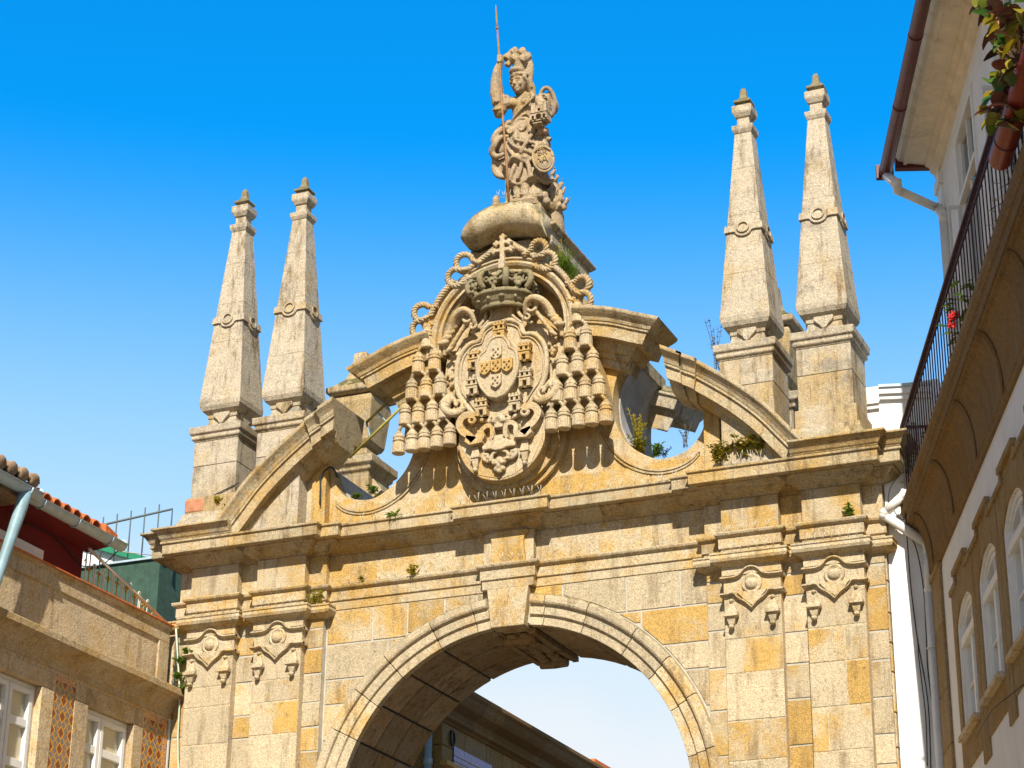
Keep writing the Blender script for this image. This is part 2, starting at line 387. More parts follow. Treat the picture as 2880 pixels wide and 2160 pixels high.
# arch ring: voussoirs with three fasciae, and the soffit stones
edges=[90]
while edges[-1]>9: edges.append(edges[-1]-random.uniform(11.5,15.5))
edges[-1]=6.2
prof=[(2.37,.30),(2.37,.188),(2.492,.188),(2.50,.152),(2.51,.152),(2.625,.152),(2.632,.112),(2.66,.098),(2.735,.098),(2.765,.125),(2.772,.30)]
def ring(m,a0,a1,tone,prof=prof,n=4,gap=.0016):
    a0+=gap if a1>a0 else -gap; a1-=gap if a1>a0 else -gap
    loops=[]
    for k in range(n+1):
        a=a0+(a1-a0)*k/n
        loops.append([(arcpt(r,a)[0],y,arcpt(r,a)[1]) for r,y in prof])
    m.loft(loops,tone)
for s in (-1,1):
    mv=MB()
    for a,b in zip(edges,edges[1:]):
        ring(mv,s*R_(a),s*R_(b),blk_tone(random.choice((.1,.2,.25,.35,.75 if s>0 else .4))))
    z=ZC
    while z>GZ+.1:      # jambs below the springing
        h=.55
        for (r0,r1,y) in ((2.37,2.495,.19),(2.51,2.628,.155),(2.64,2.765,.10)): 
            m2=blk_tone(); mv.box(*sorted((s*r0,s*r1)),y,.3,z-h+.006,z-.006,m2)
        z-=h
    mv.build('archivolt',ST,arch,bevel=.008)
for s in (-1,1):
    ms=MB(); rows=[(.305,.80),(.80,1.32),(1.32,T-.20)]
    eds=[90,77,63,50,37,24,7]
    for a,b in zip(eds,eds[1:]):
        off=random.uniform(-.12,.12)
        for ya,yb in rows:
            y0=ya if ya<.4 else ya+off; y1=yb if yb>1.5 else yb+off
            ring(ms,s*R_(a),s*R_(b),(random.uniform(.1,.6),random.uniform(.75,1.05),random.random()),prof=[(RI,y0+.012),(RI,y1-.012),(RI+.07,y1-.012),(RI+.07,y0+.012)],n=4,gap=.006)
    z=ZC
    while z>GZ+.1:
        h=.6
        for ya,yb in rows: ms.box(*sorted((s*RI,s*(RI+.06))),ya+.012,yb-.012,z-h+.01,z-.01,blk_tone())
        z-=h
    ms.build('soffit',M_['stone_soffit_shade'],arch,bevel=.012)
m=MB(); ring(m,R_(-90),R_(90),(.3,1,.3),prof=[(RI+.018,.34),(RI+.018,T-.235),(RI+.04,T-.235),(RI+.04,.34)],n=48,gap=0); m.build('soffit_joint',M_['grime'],arch)
# keystone: wedge on the face and the carved scroll that runs under the vault
m=MB(); m.prism([(-.225,7.375),(.225,7.375),(.285,7.885),(-.285,7.885)],.09,.4,(.35,1.0,.3)); m.build('keystone',ST,arch,bevel=.012)
m=MB(); kt=(.35,.8,.6)
m.box(-.225,.225,.42,T-.22,7.365,7.43,kt)
for x in (-.255,.255): m.box(x-.04,x+.04,.31,T-.24,7.325,7.40,kt)
for x in (-.19,.19): m.box(x-.02,x+.02,.31,T-.26,7.345,7.39,kt)
for x in (-.09,.09):
    for k in range(9):
        a=k/8; m.ell((x,.5+a*1.2,7.35-.03*math.sin(a*9)),(.085,.12,.045),tone=kt)
m.lathe((-.21,.55,7.32),[(.02,0),(.07,0),(.07,.42),(.02,.42)],14,kt,axis=(1,0,0)); m.lathe((-.19,1.66,7.31),[(.02,0),(.075,0),(.085,.19),(.075,.38),(.02,.38)],14,kt,axis=(1,0,0))
m.build('keystone_scroll',M_['stone_soffit_shade'],arch,bevel=.008)
# ---------------- pilasters
TN={'pale':.05,'mid':.3,'or':.6,'deep':.92}
def rows_of(spec):
    return [(z0,z1,[(w,TN[t]) for w,t in bl]) for z0,z1,bl in spec]
PIL={
 (-1,1):[(6.97,7.345,[(1,'pale')]),(6.70,6.97,[(1,'pale')]),(6.2,6.70,[(1,'pale')]),(5.72,6.2,[(.5,'pale'),(.5,'mid')]),(5.2,5.72,[(1,'pale')])],
 (-1,0):[(6.97,7.345,[(1,'pale')]),(6.68,6.97,[(.28,'pale'),(.72,'mid')]),(6.25,6.68,[(.48,'pale'),(.52,'deep')]),(5.74,6.25,[(1,'pale')]),(5.2,5.74,[(.6,'mid'),(.4,'pale')])],
 (1,0):[(6.87,7.345,[(1,'mid')]),(6.45,6.87,[(.3,'mid'),(.7,'or')]),(5.88,6.45,[(1,'pale')]),(5.40,5.88,[(1,'or')]),(4.9,5.40,[(.7,'pale'),(.3,'mid')])],
 (1,1):[(6.90,7.345,[(1,'mid')]),(6.48,6.90,[(.62,'or'),(.38,'mid')]),(5.95,6.48,[(.62,'pale'),(.38,'deep')]),(5.43,5.95,[(.28,'or'),(.72,'mid')]),(4.9,5.43,[(1,'pale')])]}
XS={0:(2.875,3.597),1:(3.893,4.612)}
for s in (-1,1):
    for k in (0,1):
        x0,x1=XS[k]; a,b=sorted((s*x0,s*x1)); cx=(a+b)/2; w=b-a
        m=MB(); spec=rows_of(PIL[(s,k)]); zl=spec[-1][0]
        while zl>GZ+.1: spec.append((max(zl-.5,GZ),zl,[(1,random.choice((.05,.3,.6)))])); zl-=.5
        m.box(a+.006,b-.006,.0045,.2,GZ,7.345,(.0,1.05,.5))
        for z0,z1,bl in spec:
            x=a
            for f,t in bl:
                m.prism([(x+.008,z0+.010),(x+f*w-.008,z0+.010+random.uniform(-.004,.004)),(x+f*w-.008,z1-.010),(x+.008,z1-.010+random.uniform(-.004,.004))],random.uniform(-.003,.001),.2,(t,random.uniform(.9,1.12),random.random())); x+=f*w
        P=m.build('pilaster',ST,arch,bevel=.006)
        # capital: necking, panel, wavy bands, torus
        c=MB(); tn=(.3,1.,random.random())
        c.box(a+.004,b-.004,.004,.2,7.345,7.78,(.15 if s<0 else .35,1.03,random.random()))
        def band(pts,h,d,t):  # band following a curve on the face
            pts=smooth_poly(pts,5); N=len(pts)
            for (rx,ry) in ((h,d),(h*.55,d+.022)):
                L1=[];loops=[]
                for i,(x,z) in enumerate(pts): loops.append([(x,.02,z-rx),(x,-ry,z-rx*.6),(x,-ry,z+rx*.6),(x,.02,z+rx)])
                c.loft([l[::-1] for l in loops],t)
        zt=7.635; zb=7.43
        band([(a-.03,zt),(a+.10,zt),(cx-.20,zt+.005),(cx-.135,zt+.03),(cx-.07,zt+.095),(cx,zt+.115),(cx+.07,zt+.095),(cx+.135,zt+.03),(cx+.20,zt+.005),(b-.10,zt),(b+.03,zt)],.028,.03,tn)
        band([(a-.035,zb),(a+.06,zb),(cx-.225,zb+.006),(cx-.17,zb-.055),(cx-.08,zb-.115),(cx,zb-.195)],.026,.035,tn)
        band([(cx,zb-.195),(cx+.08,zb-.115),(cx+.17,zb-.055),(cx+.225,zb+.006),(b-.06,zb),(b+.035,zb)],.026,.035,tn)
        for z,h,d in ((zt,.028,.03),(zb,.026,.035)):   # bands return round the sides
            for q in (a,b): c.box(q-d if q==a else q-.01,q+.01 if q==a else q+d,-d*.9,.12,z-h*.8,z+h*.8,tn)
        c.prism([(cx-.19,zb+.02),(cx-.10,zb-.08),(cx,zb-.16),(cx+.10,zb-.08),(cx+.19,zb+.02)],-.02,.05,tn)
        # abacus
        c.box(a-.012,b+.012,-.012,.15,7.665,7.775,(.3,1.05,random.random()))
        cap=c.build('capital',ST,P,bevel=.008)
        r=MB(); rz=7.545; rt=(.35,1.05,random.random())
        r.lathe((cx,.0,rz),[(.13,.0),(.125,.018),(.095,.022),(.088,.012),(.082,.012),(.078,.03),(.06,.05),(.03,.062),(.003,.066)],24,rt,axis=(0,-1,0))
        r.build('rosette',ST,P)
        for dx in (-.255,.255):
            g=MB(); gx=cx+dx; gt=(.2,1.02,random.random())
            g.ell((gx,-.02,7.345),(.028,.036,.028),tone=gt)
            for prf in (((.082,.075,7.165),(.082,.075,7.19),(.076,.05,7.195),(.045,.03,7.27),(.03,.022,7.325)),((.034,.045,7.05),(.06,.068,7.135),(.088,.095,7.14),(.09,.095,7.165))):
                g.loft([[(gx-w_,0.01,z),(gx-w_,-d_,z),(gx+w_,-d_,z),(gx+w_,0.01,z)] for w_,d_,z in prf],gt)
            g.ell((gx,-.045,7.02),(.036,.04,.036),tone=gt)
            g.build('pendant',ST,P,bevel=.004)
# ---------------- capital torus and entablature, swept along the stepped plan
def plan(ends=True,merge=False,ctr=True,stop=None):
    p=[(-4.85,T-.3),(-4.85,.12),(-4.61,.12),(-4.61,0)]
    if not merge: p+=[(-3.893,0),(-3.893,.12),(-3.597,.12),(-3.597,0)]
    p+=[(-2.875,0),(-2.875,.12),(-2.62,.12),(-2.62,.21)]
    q=[(-x,y) for x,y in p[::-1]]
    c=[(-.345,.21),(-.345,.115),(.345,.115),(.345,.21)] if ctr else []
    return p+c+q
fullp=plan()
# torus over the capitals (piers only)
half=[(-4.85,T-.3),(-4.85,.12),(-4.61,.12),(-4.61,0),(-3.893,0),(-3.893,.12),(-3.597,.12),(-3.597,0),(-2.875,0),(-2.875,.12),(-2.62,.12),(-2.62,.3)]
tor=[(-.05,7.772),(.02,7.772),(.035,7.79),(.075,7.80),(.11,7.825),(.125,7.86),(.118,7.895),(.11,7.905),(.125,7.91),(.125,7.937),(-.05,7.937)]
for s in (-1,1):
    m=MB(); m.plan_sweep(half if s<0 else [(-x,y) for x,y in half[::-1]],tor); m.build('capital_moulding',ST,arch,bevel=.006)
m=MB(); m.plan_sweep(fullp,[(-.05,7.885),(.012,7.885),(.012,8.003),(.034,8.008),(.034,8.145),(.05,8.15),(.075,8.165),(.085,8.19),(.085,8.208),(-.05,8.208)],step=1.0); m.build('architrave',ST,arch,bevel=.007)
m=MB(); m.plan_sweep(fullp,[(-.05,8.208),(0,8.208),(0,8.64),(-.05,8.64)],step=.75); m.build('frieze',ST,arch,bevel=.008)
# console block on the frieze over the keystone, its sides hollowed
m=MB(); m.prism(smooth_poly([(-.25,8.21),(-.235,8.33),(-.22,8.45),(-.235,8.55),(-.27,8.63),(.27,8.63),(.235,8.55),(.22,8.45),(.235,8.33),(.25,8.21)],3),.07,.13,(.65,1.,.2)); m.build('console',ST,arch,bevel=.01)
bed=[(-.05,8.64),(.02,8.64),(.025,8.655),(.06,8.668),(.115,8.69),(.15,8.72),(.185,8.755),(.215,8.768),(.22,8.80),(-.05,8.80)]
m=MB(); m.plan_sweep(fullp,bed,step=1.1); m.build('bed_moulding',M_['stone_ledge'],arch,bevel=.006)
cp=plan(merge=True)
m=MB(); m.plan_sweep(cp,[(-.3,8.785),(.30,8.785),(.31,8.79),(.31,8.925),(.335,8.93),(.335,8.962),(-.3,8.972)],step=1.15); m.build('corona',M_['stone_ledge'],arch,bevel=.008)
# crowning moulding: only outside the feet of the curved pediment
m=MB()
cy=[(-.3,8.965),(.32,8.965),(.33,8.985),(.345,9.0),(.36,9.03),(.385,9.07),(.425,9.10),(.44,9.105),(.44,9.135),(-.3,9.15)]
for s in (-1,1):
    h=[(-4.85,T-.3),(-4.85,.12),(-4.61,.12),(-4.61,0),(-3.86,0)]
    m=MB(); m.plan_sweep(h if s<0 else [(-x,y) for x,y in h[::-1]],cy,step=.8); m.build('crown_moulding',M_['stone_ledge'],arch,bevel=.008)
# blocking course that carries the attic
m=MB(); m.box(-4.80,4.80,.0,T,8.9,8.975,(.3,.9,.4)); 
for s in (-1,1): m.box(*sorted((s*3.9,s*4.8)),.02,T-.05,8.97,9.16,(.4,.9,.7))
m.build('blocking_course',M_['stone_obelisk'],arch,bevel=.01)
# ---------------- attic: one silhouette with the two scooped openings
open_curve=[(2.72,9.95),(2.655,9.86),(2.61,9.71),(2.53,9.57),(2.40,9.45),(2.22,9.39),(2.02,9.38),(1.85,9.45),(1.68,9.57),(1.54,9.73),(1.45,9.92),(1.41,10.12),(1.41,10.37),(1.46,10.58),(1.55,10.74),(1.66,10.88)]
oc=smooth_poly(open_curve,3)
half=[(0,8.9),(3.72,8.9),(3.55,9.2),(3.2,9.56),(2.86,9.82)]+oc+[(1.52,10.98),(1.3,11.1),(1.0,11.3)]+[(.93*math.sin(a),11.28+.93*math.cos(a)) for a in [R_(d) for d in range(84,-1,-7)]]
poly=half[:-1]+[(0,12.21)]+[(-x,z) for x,z in half[1:-1][::-1]]
m=MB(); m.prism(poly,.2,1.62,(.5,1.02,.45))
for s in (-1,1): m.prism([(s*1.38,10.5),(s*1.6,10.80),(s*1.86,10.86),(s*1.9,11.05),(s*1.3,11.15)],.201,.44,(.15,1.05,.2))
attic=m.build('attic_wall',ST,arch,bevel=.01)
# ashlar slabs on the attic face below the shield
m=MB()
for x0,x1,z0,z1,t in ((-1.42,-.95,8.98,9.33,.6),(-.95,-.42,8.98,9.33,.55),(-.4,.4,8.98,9.2,.35),(.42,.98,8.98,9.33,.75),(1.0,1.9,8.98,9.31,.7),(1.92,2.6,8.98,9.34,.75),(-2.6,-2.0,8.98,9.34,.5),(-1.98,-1.44,8.98,9.3,.45)):
    m.prism([(x0,z0),(x1,z0),(x1,z1),(x0,z1)],.188,.22,(t,1.02,random.random()))
for r,y in ((.80,.10),(.73,.03)):
    m.prism([(r*math.sin(a),9.92-r*1.0*math.cos(a)) for a in [R_(d) for d in range(-88,89,8)]],y,.25,(.5,.95,.3))
# incised double mouldings that follow the scoops
for s in (-1,1):
    cur=smooth_poly([(1.22,10.0),(1.26,9.86),(1.35,9.66),(1.52,9.45),(1.74,9.30),(1.98,9.22),(2.22,9.22),(2.43,9.29),(2.56,9.40)],4)
    for e in (0,.04): m.xz_sweep([(x-e*.4 if x<1.9 else x,z-e) for x,z in cur],[(-.012,.24),(-.012,.172),(.012,.172),(.012,.24)],tone=(.45,.9,.3),mirror=s<0)
    for r in (.74,.80):
        m.xz_sweep([(r*math.sin(a)*1.0,9.92-r*math.cos(a)*1.03) for a in [R_(d) for d in range(84,8,-6)]][::-1] ,[(-.01,.24),(-.01,.174),(.01,.174),(.01,.24)],tone=(.45,.9,.6),mirror=s<0)
m.build('attic_facing',ST,arch,bevel=.004)
# grey render inside the scoops
for s in (-1,1):
    m=MB(); cur=[p for p in oc if p[0]<2.7]; pr=[(-.02,.42),(.012,.42),(.012,1.60),(-.02,1.60)]
    m.xz_sweep([(x,z) for x,z in cur[::-1]],pr,tone=(.3,1,.2),mirror=s<0)
    m.build('scoop_render',M_['reveal'],arch)
# ---------------- curved pediment halves
ped=smooth_poly([(3.80,8.93),(3.72,9.02),(3.56,9.215),(3.38,9.43),(3.14,9.66),(2.89,9.865),(2.62,10.065)],4)
pprof=[(-.10,.24),(-.10,-.06),(-.075,-.12),(-.03,-.17),(0,-.19),(0,-.29),(.135,-.295),(.14,-.325),(.165,-.325),(.175,-.335),(.21,-.35),(.25,-.385),(.285,-.425),(.30,-.43),(.33,-.43),(.335,.42),(.0,.42),(.0,.24)]
def push(pr,d,e): return [(a-(e if a<0 else 0)+(.012 if a>.2 else 0),y-d if y<.2 else y) for a,y in pr]
for name,tf in (('pediment_half',lambda y:y),):
    for s in (-1,1):
        pd=ped[:-1]; m=MB(); m.xz_sweep(pd,pprof,joints=5,mirror=s<0,shear1=.40)
        q0=pd[-1]; st1=[(q0[0]+.008,q0[1]-.006),(2.58,10.085),(2.50,10.125)]; m.xz_sweep(st1,push(pprof,.05,.01),mirror=s<0,shear0=.40,shear1=.55)
        st2=[(2.53,10.11),(2.42,10.165),(2.345,10.205)]; m.xz_sweep(st2,push(pprof,.10,.02),mirror=s<0,shear0=.55,shear1=.68)
        m.build(name,M_['stone_ledge'],arch,bevel=.008)
# tympanum strips under the arcs
for s in (-1,1):
    m=MB()
    m.prism([(s*2.66,8.96),(s*2.87,8.96),(s*2.87,9.86),(s*2.66,9.99)],.06,.24,(.75,1,.2))
    m.prism([(s*2.875,8.96),(s*3.76,8.96),(s*3.5,9.22),(s*3.2,9.52),(s*2.875,9.82)],.1,.24,(.12,1.0,.5))
    # corbel under the inner end of the arc
    m.prism([(s*2.66,9.93),(s*2.52,10.08),(s*2.56,10.14),(s*2.75,10.0)],.0,.4,(.45,.95,.4))
    m.build('tympanum',ST,arch,bevel=.01)
# ---------------- curved wing cornices either side of the coat of arms
wing=smooth_poly([(1.76,10.88),(1.51,10.98),(1.26,11.05),(.98,11.10)],4)
wprof=[(-.30,.25),(-.30,.12),(-.20,.10),(-.19,.05),(-.13,.03),(-.12,-.02),(-.06,-.04),(0,-.06),(0,-.19),(.16,-.195),(.165,-.22),(.19,-.22),(.20,-.235),(.24,-.25),(.28,-.29),(.32,-.325),(.335,-.33),(.365,-.33),(.37,.42),(.0,.42),(.0,.25)]
for s in (-1,1):
    m=MB(); m.xz_sweep(wing,wprof,joints=6,mirror=s<0,ret0=(.02,.44)); m.box(*sorted((s*1.28,s*1.68)),.46,1.5,10.84,11.02,(.4,.75,.3)); m.build('wing_cornice',M_['stone_ledge'],arch,bevel=.008)
# back wings and back pediment, seen through the scoops
for s in (-1,1):
    m=MB(); bw=smooth_poly([(1.84,10.50),(1.7,10.56),(1.4,10.66),(1.0,10.72)],3)
    m.xz_sweep(bw,[(e,mirror_y(y)) for e,y in [(-.3,.62),(-.22,.60),(-.2,.55),(-.05,.5),(0,.48),(0,-.19),(.16,-.2),(.2,-.24),(.3,-.33),(.33,-.33),(.33,.62),(.29,.66),(.24,.70),(.2,.76),(.17,.76),(.15,.73),(0,.72),(-.0,.62)]],mirror=s<0)
    m.xz_sweep(ped,[(e,mirror_y(y)) for e,y in pprof],joints=5,mirror=s<0)
    m.build('back_cornice',M_['stone_obelisk'],arch,bevel=.008)
# ---------------- round-headed moulding that frames the arms
m=MB()
pth=[(1.0*.93,11.08),(.95,11.18)]+[( .90*math.sin(a),11.34+.86*math.cos(a)) for a in [R_(d) for d in range(88,-89,-8)]]
pth=[(.90,11.1)]+pth[2:]+[(-.90,11.1)]
m.xz_sweep(pth,[(-.06,.25),(-.06,-.10),(-.03,-.14),(-.02,-.19),(.015,-.19),(.02,-.15),(.045,-.15),(.06,-.2),(.10,-.225),(.13,-.21),(.14,-.17),(.155,-.17),(.165,-.2),(.19,-.2),(.20,.6),(.0,.6),(.0,.25)],joints=3)
m.build('arched_moulding',M_['stone_pale'],arch,bevel=.006)
# ---------------- head of the attic: neck, stepped plinth, swelling hood
m=MB(); hd=(.45,.95,.3)
m.box(-.46,.46,.22,1.6,12.1,12.46,hd)
m.sq((0,.86),[(.44,12.38,.62),(.45,12.46,.62),(.47,12.52,.64),(.52,12.58,.69),(.585,12.63,.755),(.60,12.66,.77),(.60,12.76,.77)],hd)
m.sq((0,.86),[(.56,12.76,.70),(.56,12.86,.70),(.59,12.87,.73),(.64,12.92,.78),(.64,12.955,.78),(.45,12.98,.6)],(.5,.9,.7))
m.sq((0,.62),[(.42,12.95,.50),(.42,13.05,.50),(.47,13.06,.55),(.47,13.13,.55),(.42,13.15,.50),(.42,13.24,.50),(.39,13.33,.46)],(.6,.9,.2))
m.build('plinth',M_['stone_obelisk'],arch,bevel=.01)
m=MB(); n=34; loops=[]
for i in range(n+1):
    u=i/n; x=-.585+1.16*u
    c=max(0,1-abs(2*u-1)**2.6)**.5 if u<.5 else max(.0,1-abs(2*u-1)**3.2)**.5
    c=max(c,.06 if u<.5 else .42)
    top=12.80+.46*c; bot=12.68+.085*math.sin(PI*min(1,max(0,(u-.12)/.8)))*1.1; fr=-.28-.06*c
    if u<.1: bot+=.04*(1-u/.1)
    bk=.42
    h=top-bot; l=[]
    l+= [(x,bk,bot+.02),(x,-.02,bot)]
    for k in range(11):
        a=-PI/2+PI*k/10*1.0
        l.append((x,.02+(fr-.02)*max(0,math.cos(a))**.75*(1 if a<0 else math.cos(a)**.15 if math.cos(a)>1e-6 else 1),bot+h*(.5+.5*math.sin(a))))
    l+=[(x,.2,top+.03*c),(x,bk,top+.05*c)]
    loops.append(l)
m.loft(loops,(.35,1.05,.6),True)
m.build('hood',M_['stone_ledge'],arch,bevel=0)
# ================================================================ PINNACLES on the back face
pin=[]
for s,lab in ((-1,'short inverted pinnacle with stub tip behind the left half of the curved pediment'),(1,'dark capped pinnacle half hidden behind the obelisk nearest the coat of arms on the right')):
    c=(s*3.1,1.83); e=empty('pinnacle',(c[0],c[1],8.97),lab,'pinnacle','pinnacles on the back of the gate')
    m=MB(); m.sq(c,[(.36,8.97),(.36,9.3),(.33,9.32),(.33,10.32),(.37,10.36),(.37,10.40),(.42,10.45),(.42,10.56),(.30,10.60),(.24,10.64),(.22,10.74)],(.45,.9,.4)); m.build('pedestal',M_['stone_obelisk'],e,bevel=.012)
    m=MB(); m.sq(c,[(.16,10.74),(.24,10.80),(.27,10.86),(.33,11.45),(.32,11.5),(.30,11.56)],(.8,.95,.6)); m.build('shaft',M_['stone_obelisk'],e,bevel=.015)
    m=MB(); m.sq(c,[(.33,11.56),(.39,11.60),(.39,11.68),(.30,11.74),(.19,11.86),(.13,12.02),(.11,12.24),(.105,12.28),(.08,12.32)],(.6,1,.2)); m.build('cap',M_['stone_obelisk'],e,bevel=.015)
# ================================================================ OBELISKS
OBM=M_['stone_obelisk']
OL={(-1,4.29):'tall pale obelisk farthest left on the gate, its pedestal footed on a red stone',
    (-1,3.30):'tall obelisk second from left, its pedestal cut off by the curved pediment',
    (1,3.30):'tall obelisk just right of the coat of arms, standing behind the curved pediment',
    (1,4.29):'tallest looking obelisk at the right end of the gate beside the white house'}
for (s,x),lab in OL.items():
    c=(s*x,.2); e=empty('obelisk',(c[0],c[1],9.0),lab,'obelisk','obelisks on the gate')
    rt=random.random
    m=MB(); pt=(.55 if s>0 else .25,.98,rt())
    if x>4: 
        m.sq(c,[(.50,9.14),(.48,9.2),(.43,9.3),(.42,9.36)],pt); m.sq(c,[(.385,9.36),(.385,9.6)],(.95,.9,rt()) if s<0 else pt)
    m.sq(c,[(.345,9.0 if x<4 else 9.6),(.345,10.06)],pt); m.sq(c,[(.345,10.063),(.345,10.42)],(pt[0]*.8,1,rt()))
    m.sq(c,[(.35,10.42),(.355,10.445),(.375,10.45),(.385,10.475),(.375,10.50),(.38,10.515),(.405,10.535),(.41,10.63),(.33,10.645)],(.4,.95,rt()))
    m.build('pedestal',OBM,e,bevel=.012)
    if x>4 and s<0:
        m=MB(); m.box(-4.69,-4.40,-.195,-.1,9.385,9.575); m.build('red_stone',plain('red_stone',(.46,.20,.11),.9,.3,9,dirt=(.34,.26,.17),dscale=7),e,bevel=.02)
    m=MB(); m.sq(c,[(.27,10.64),(.25,10.67),(.225,10.72),(.215,10.80),(.23,10.80),(.235,10.86)],(.4,.95,rt()))
    for ax in range(4):     # scalloped tongues under the body
        q=Matrix.Rotation(ax*PI/2,3,'Z')
        tongue=smooth_poly([(-.12,10.87),(-.125,10.82),(-.06,10.76),(-.035,10.72),(0,10.70),(.035,10.72),(.06,10.76),(.125,10.82),(.12,10.87)],2)
        vs=[q@Vector((a,-.262,0)) for a,z in tongue]; vb=[q@Vector((a,-.2,0)) for a,z in tongue]; n=len(tongue)
        m.add([(c[0]+v.x,c[1]+v.y,z[1]) for v,z in zip(vs,tongue)]+[(c[0]+v.x,c[1]+v.y,z[1]) for v,z in zip(vb,tongue)],[list(range(n)),list(range(2*n-1,n-1,-1))]+[((i+1)%n,i,n+i,n+(i+1)%n) for i in range(n)],(.3,1,.4))
    m.build('neck',OBM,e,bevel=.008)
    m=MB(); lev=[(.21,10.84),(.25,10.865),(.295,10.905),(.32,10.96),(.328,11.03),(.318,11.12)]
    b0,z0,b1,z1=.318,11.12,.112,13.74
    t0=(.15,1.,rt())
    cuts=[11.12,11.75+random.uniform(-.2,.2),12.55+random.uniform(-.1,.1),13.2,13.74]
    for za,zb in zip(cuts,cuts[1:]):
        ha=b0+(b1-b0)*(za-z0)/(z1-z0); hb=b0+(b1-b0)*(zb-.006-z0)/(z1-z0)
        m.sq(c,(lev[:-1] if za==11.12 else [])+[(ha,za),(hb,zb-.0025)],(t0[0]+random.uniform(-.06,.06),random.uniform(.97,1.03),t0[2]))
        m.sq(c,[(hb-.0015,zb-.008),(hb-.0015,zb+.002)],(.2,.85,.1))
    m.build('shaft',OBM,e,bevel=.014)
    m=MB(); zb=12.28; hw=b0+(b1-b0)*(zb-z0)/(z1-z0)
    for ax in range(4):
        q=Matrix.Rotation(ax*PI/2,3,'Z')
        top=[(-hw-.02,zb+.06),(-.13,zb+.06)]+[(-.105*math.cos(a),zb+.04+.07*math.sin(a)) for a in [R_(d) for d in range(10,171,20)]]+[(.13,zb+.06),(hw+.02,zb+.06)]
        bot=[(hw+.03,zb-.04),(.14,zb-.035)]+[(.115*math.cos(a),zb-.03-.085*math.sin(a)) for a in [R_(d) for d in range(10,171,20)]]+[(-.14,zb-.035),(-hw-.03,zb-.04)]
        pts=top+bot; n=len(pts)
        sl=(b1-b0)/(z1-z0)
        yy=lambda z,o: -(hw+(z-zb)*sl+o)
        A=[q@Vector((a,yy(z,.028),0)) for a,z in pts]; B=[q@Vector((a,yy(z,-.03),0)) for a,z in pts]
        m.add([(c[0]+v.x,c[1]+v.y,p[1]) for v,p in zip(A,pts)]+[(c[0]+v.x,c[1]+v.y,p[1]) for v,p in zip(B,pts)],[list(range(n)),list(range(2*n-1,n-1,-1))]+[((i+1)%n,i,n+i,n+(i+1)%n) for i in range(n)],(.35,1.02,.3))
        # raised ring of the roundel
        o1=[];K=20
        for k in range(K+1):
            a=2*PI*k/K
            for rr,oo in ((.062,.03),(.062,.05),(.085,.05),(.085,.03)):
                z=zb+.012+rr*math.sin(a); v=q@Vector((rr*math.cos(a),yy(z,oo),0)); o1.append((c[0]+v.x,c[1]+v.y,z))
        m.add(o1,[(4*k+i,4*k+(i+1)%4,4*(k+1)+(i+1)%4,4*(k+1)+i) for k in range(K) for i in range(4)],(.35,1,.3))
    m.build('band',OBM,e,bevel=.004)
    m=MB(); m.sq(c,[(.115,13.735),(.125,13.755),(.14,13.79),(.145,13.85),(.09,13.86),(.083,13.88),(.083,13.985),(.10,13.99),(.115,14.02),(.13,14.05),(.135,14.07),(.135,14.155),(.10,14.165)],(.25,1.02,rt()))
    m.build('finial',OBM,e,bevel=.006); m=MB()
    m.sq(c,[(.08,14.16),(.08,14.195),(.115,14.215),(.118,14.24),(.06,14.29),(.045,14.33),(.04,14.42),(.018,14.47)],(.4,.95,rt()))
    m.build('tip',M_['stone_crown'],e,bevel=.008)
# ================================================================ COAT OF ARMS
SP=M_['stone_pale']
coa=empty('coat_of_arms',(0,.1,9.2),'carved stone coat of arms with crown, double cross, castles and two pyramids of tassels','coat of arms')
ct=lambda o=.25:(o,random.uniform(.97,1.06),random.random())
def sym(half): return half+[(-x,z) for x,z in half[::-1] if x>1e-6]
# backing plate and the round-bottomed lower field
m=MB()
back=smooth_poly([(0,11.78),(.24,11.74),(.22,11.60),(.34,11.45),(.62,11.36),(.80,11.18),(.86,10.9),(.85,10.55),(.74,10.28),(.60,10.02)],3)
m.prism(sym(back+[(.3,9.9)]),-.07,.21,ct(.3))
low=[(.60,10.05)]+[(.615*math.sin(a),9.87-.625*math.cos(a)) for a in [R_(d) for d in range(88,-1,-6)]]
pts=low[:-1]+[(0,9.245)]; pts=[(0,10.3),(.45,10.25)]+pts
half=pts; poly=half+[(-x,z) for x,z in half[1:-1][::-1]]
m.prism(poly,-.15,.21,ct(.45)); m.build('field',SP,coa,bevel=.012)
m=MB()   # stone slabs of the lower field
for p,t in (([(-.32,9.36),(-.02,9.27),(-.02,9.62),(-.30,9.66)],.6),([(.02,9.27),(.2,9.31),(.2,9.66),(.02,9.62)],.35),([(-.56,9.75),(-.33,9.42),(-.32,9.68),(-.56,9.98)],.2),([(.22,9.33),(.42,9.44),(.57,9.75),(.57,9.98),(.22,9.7)],.35)): m.prism(p,-.157,-.14,ct(t))
m.build('field_slab',SP,coa)
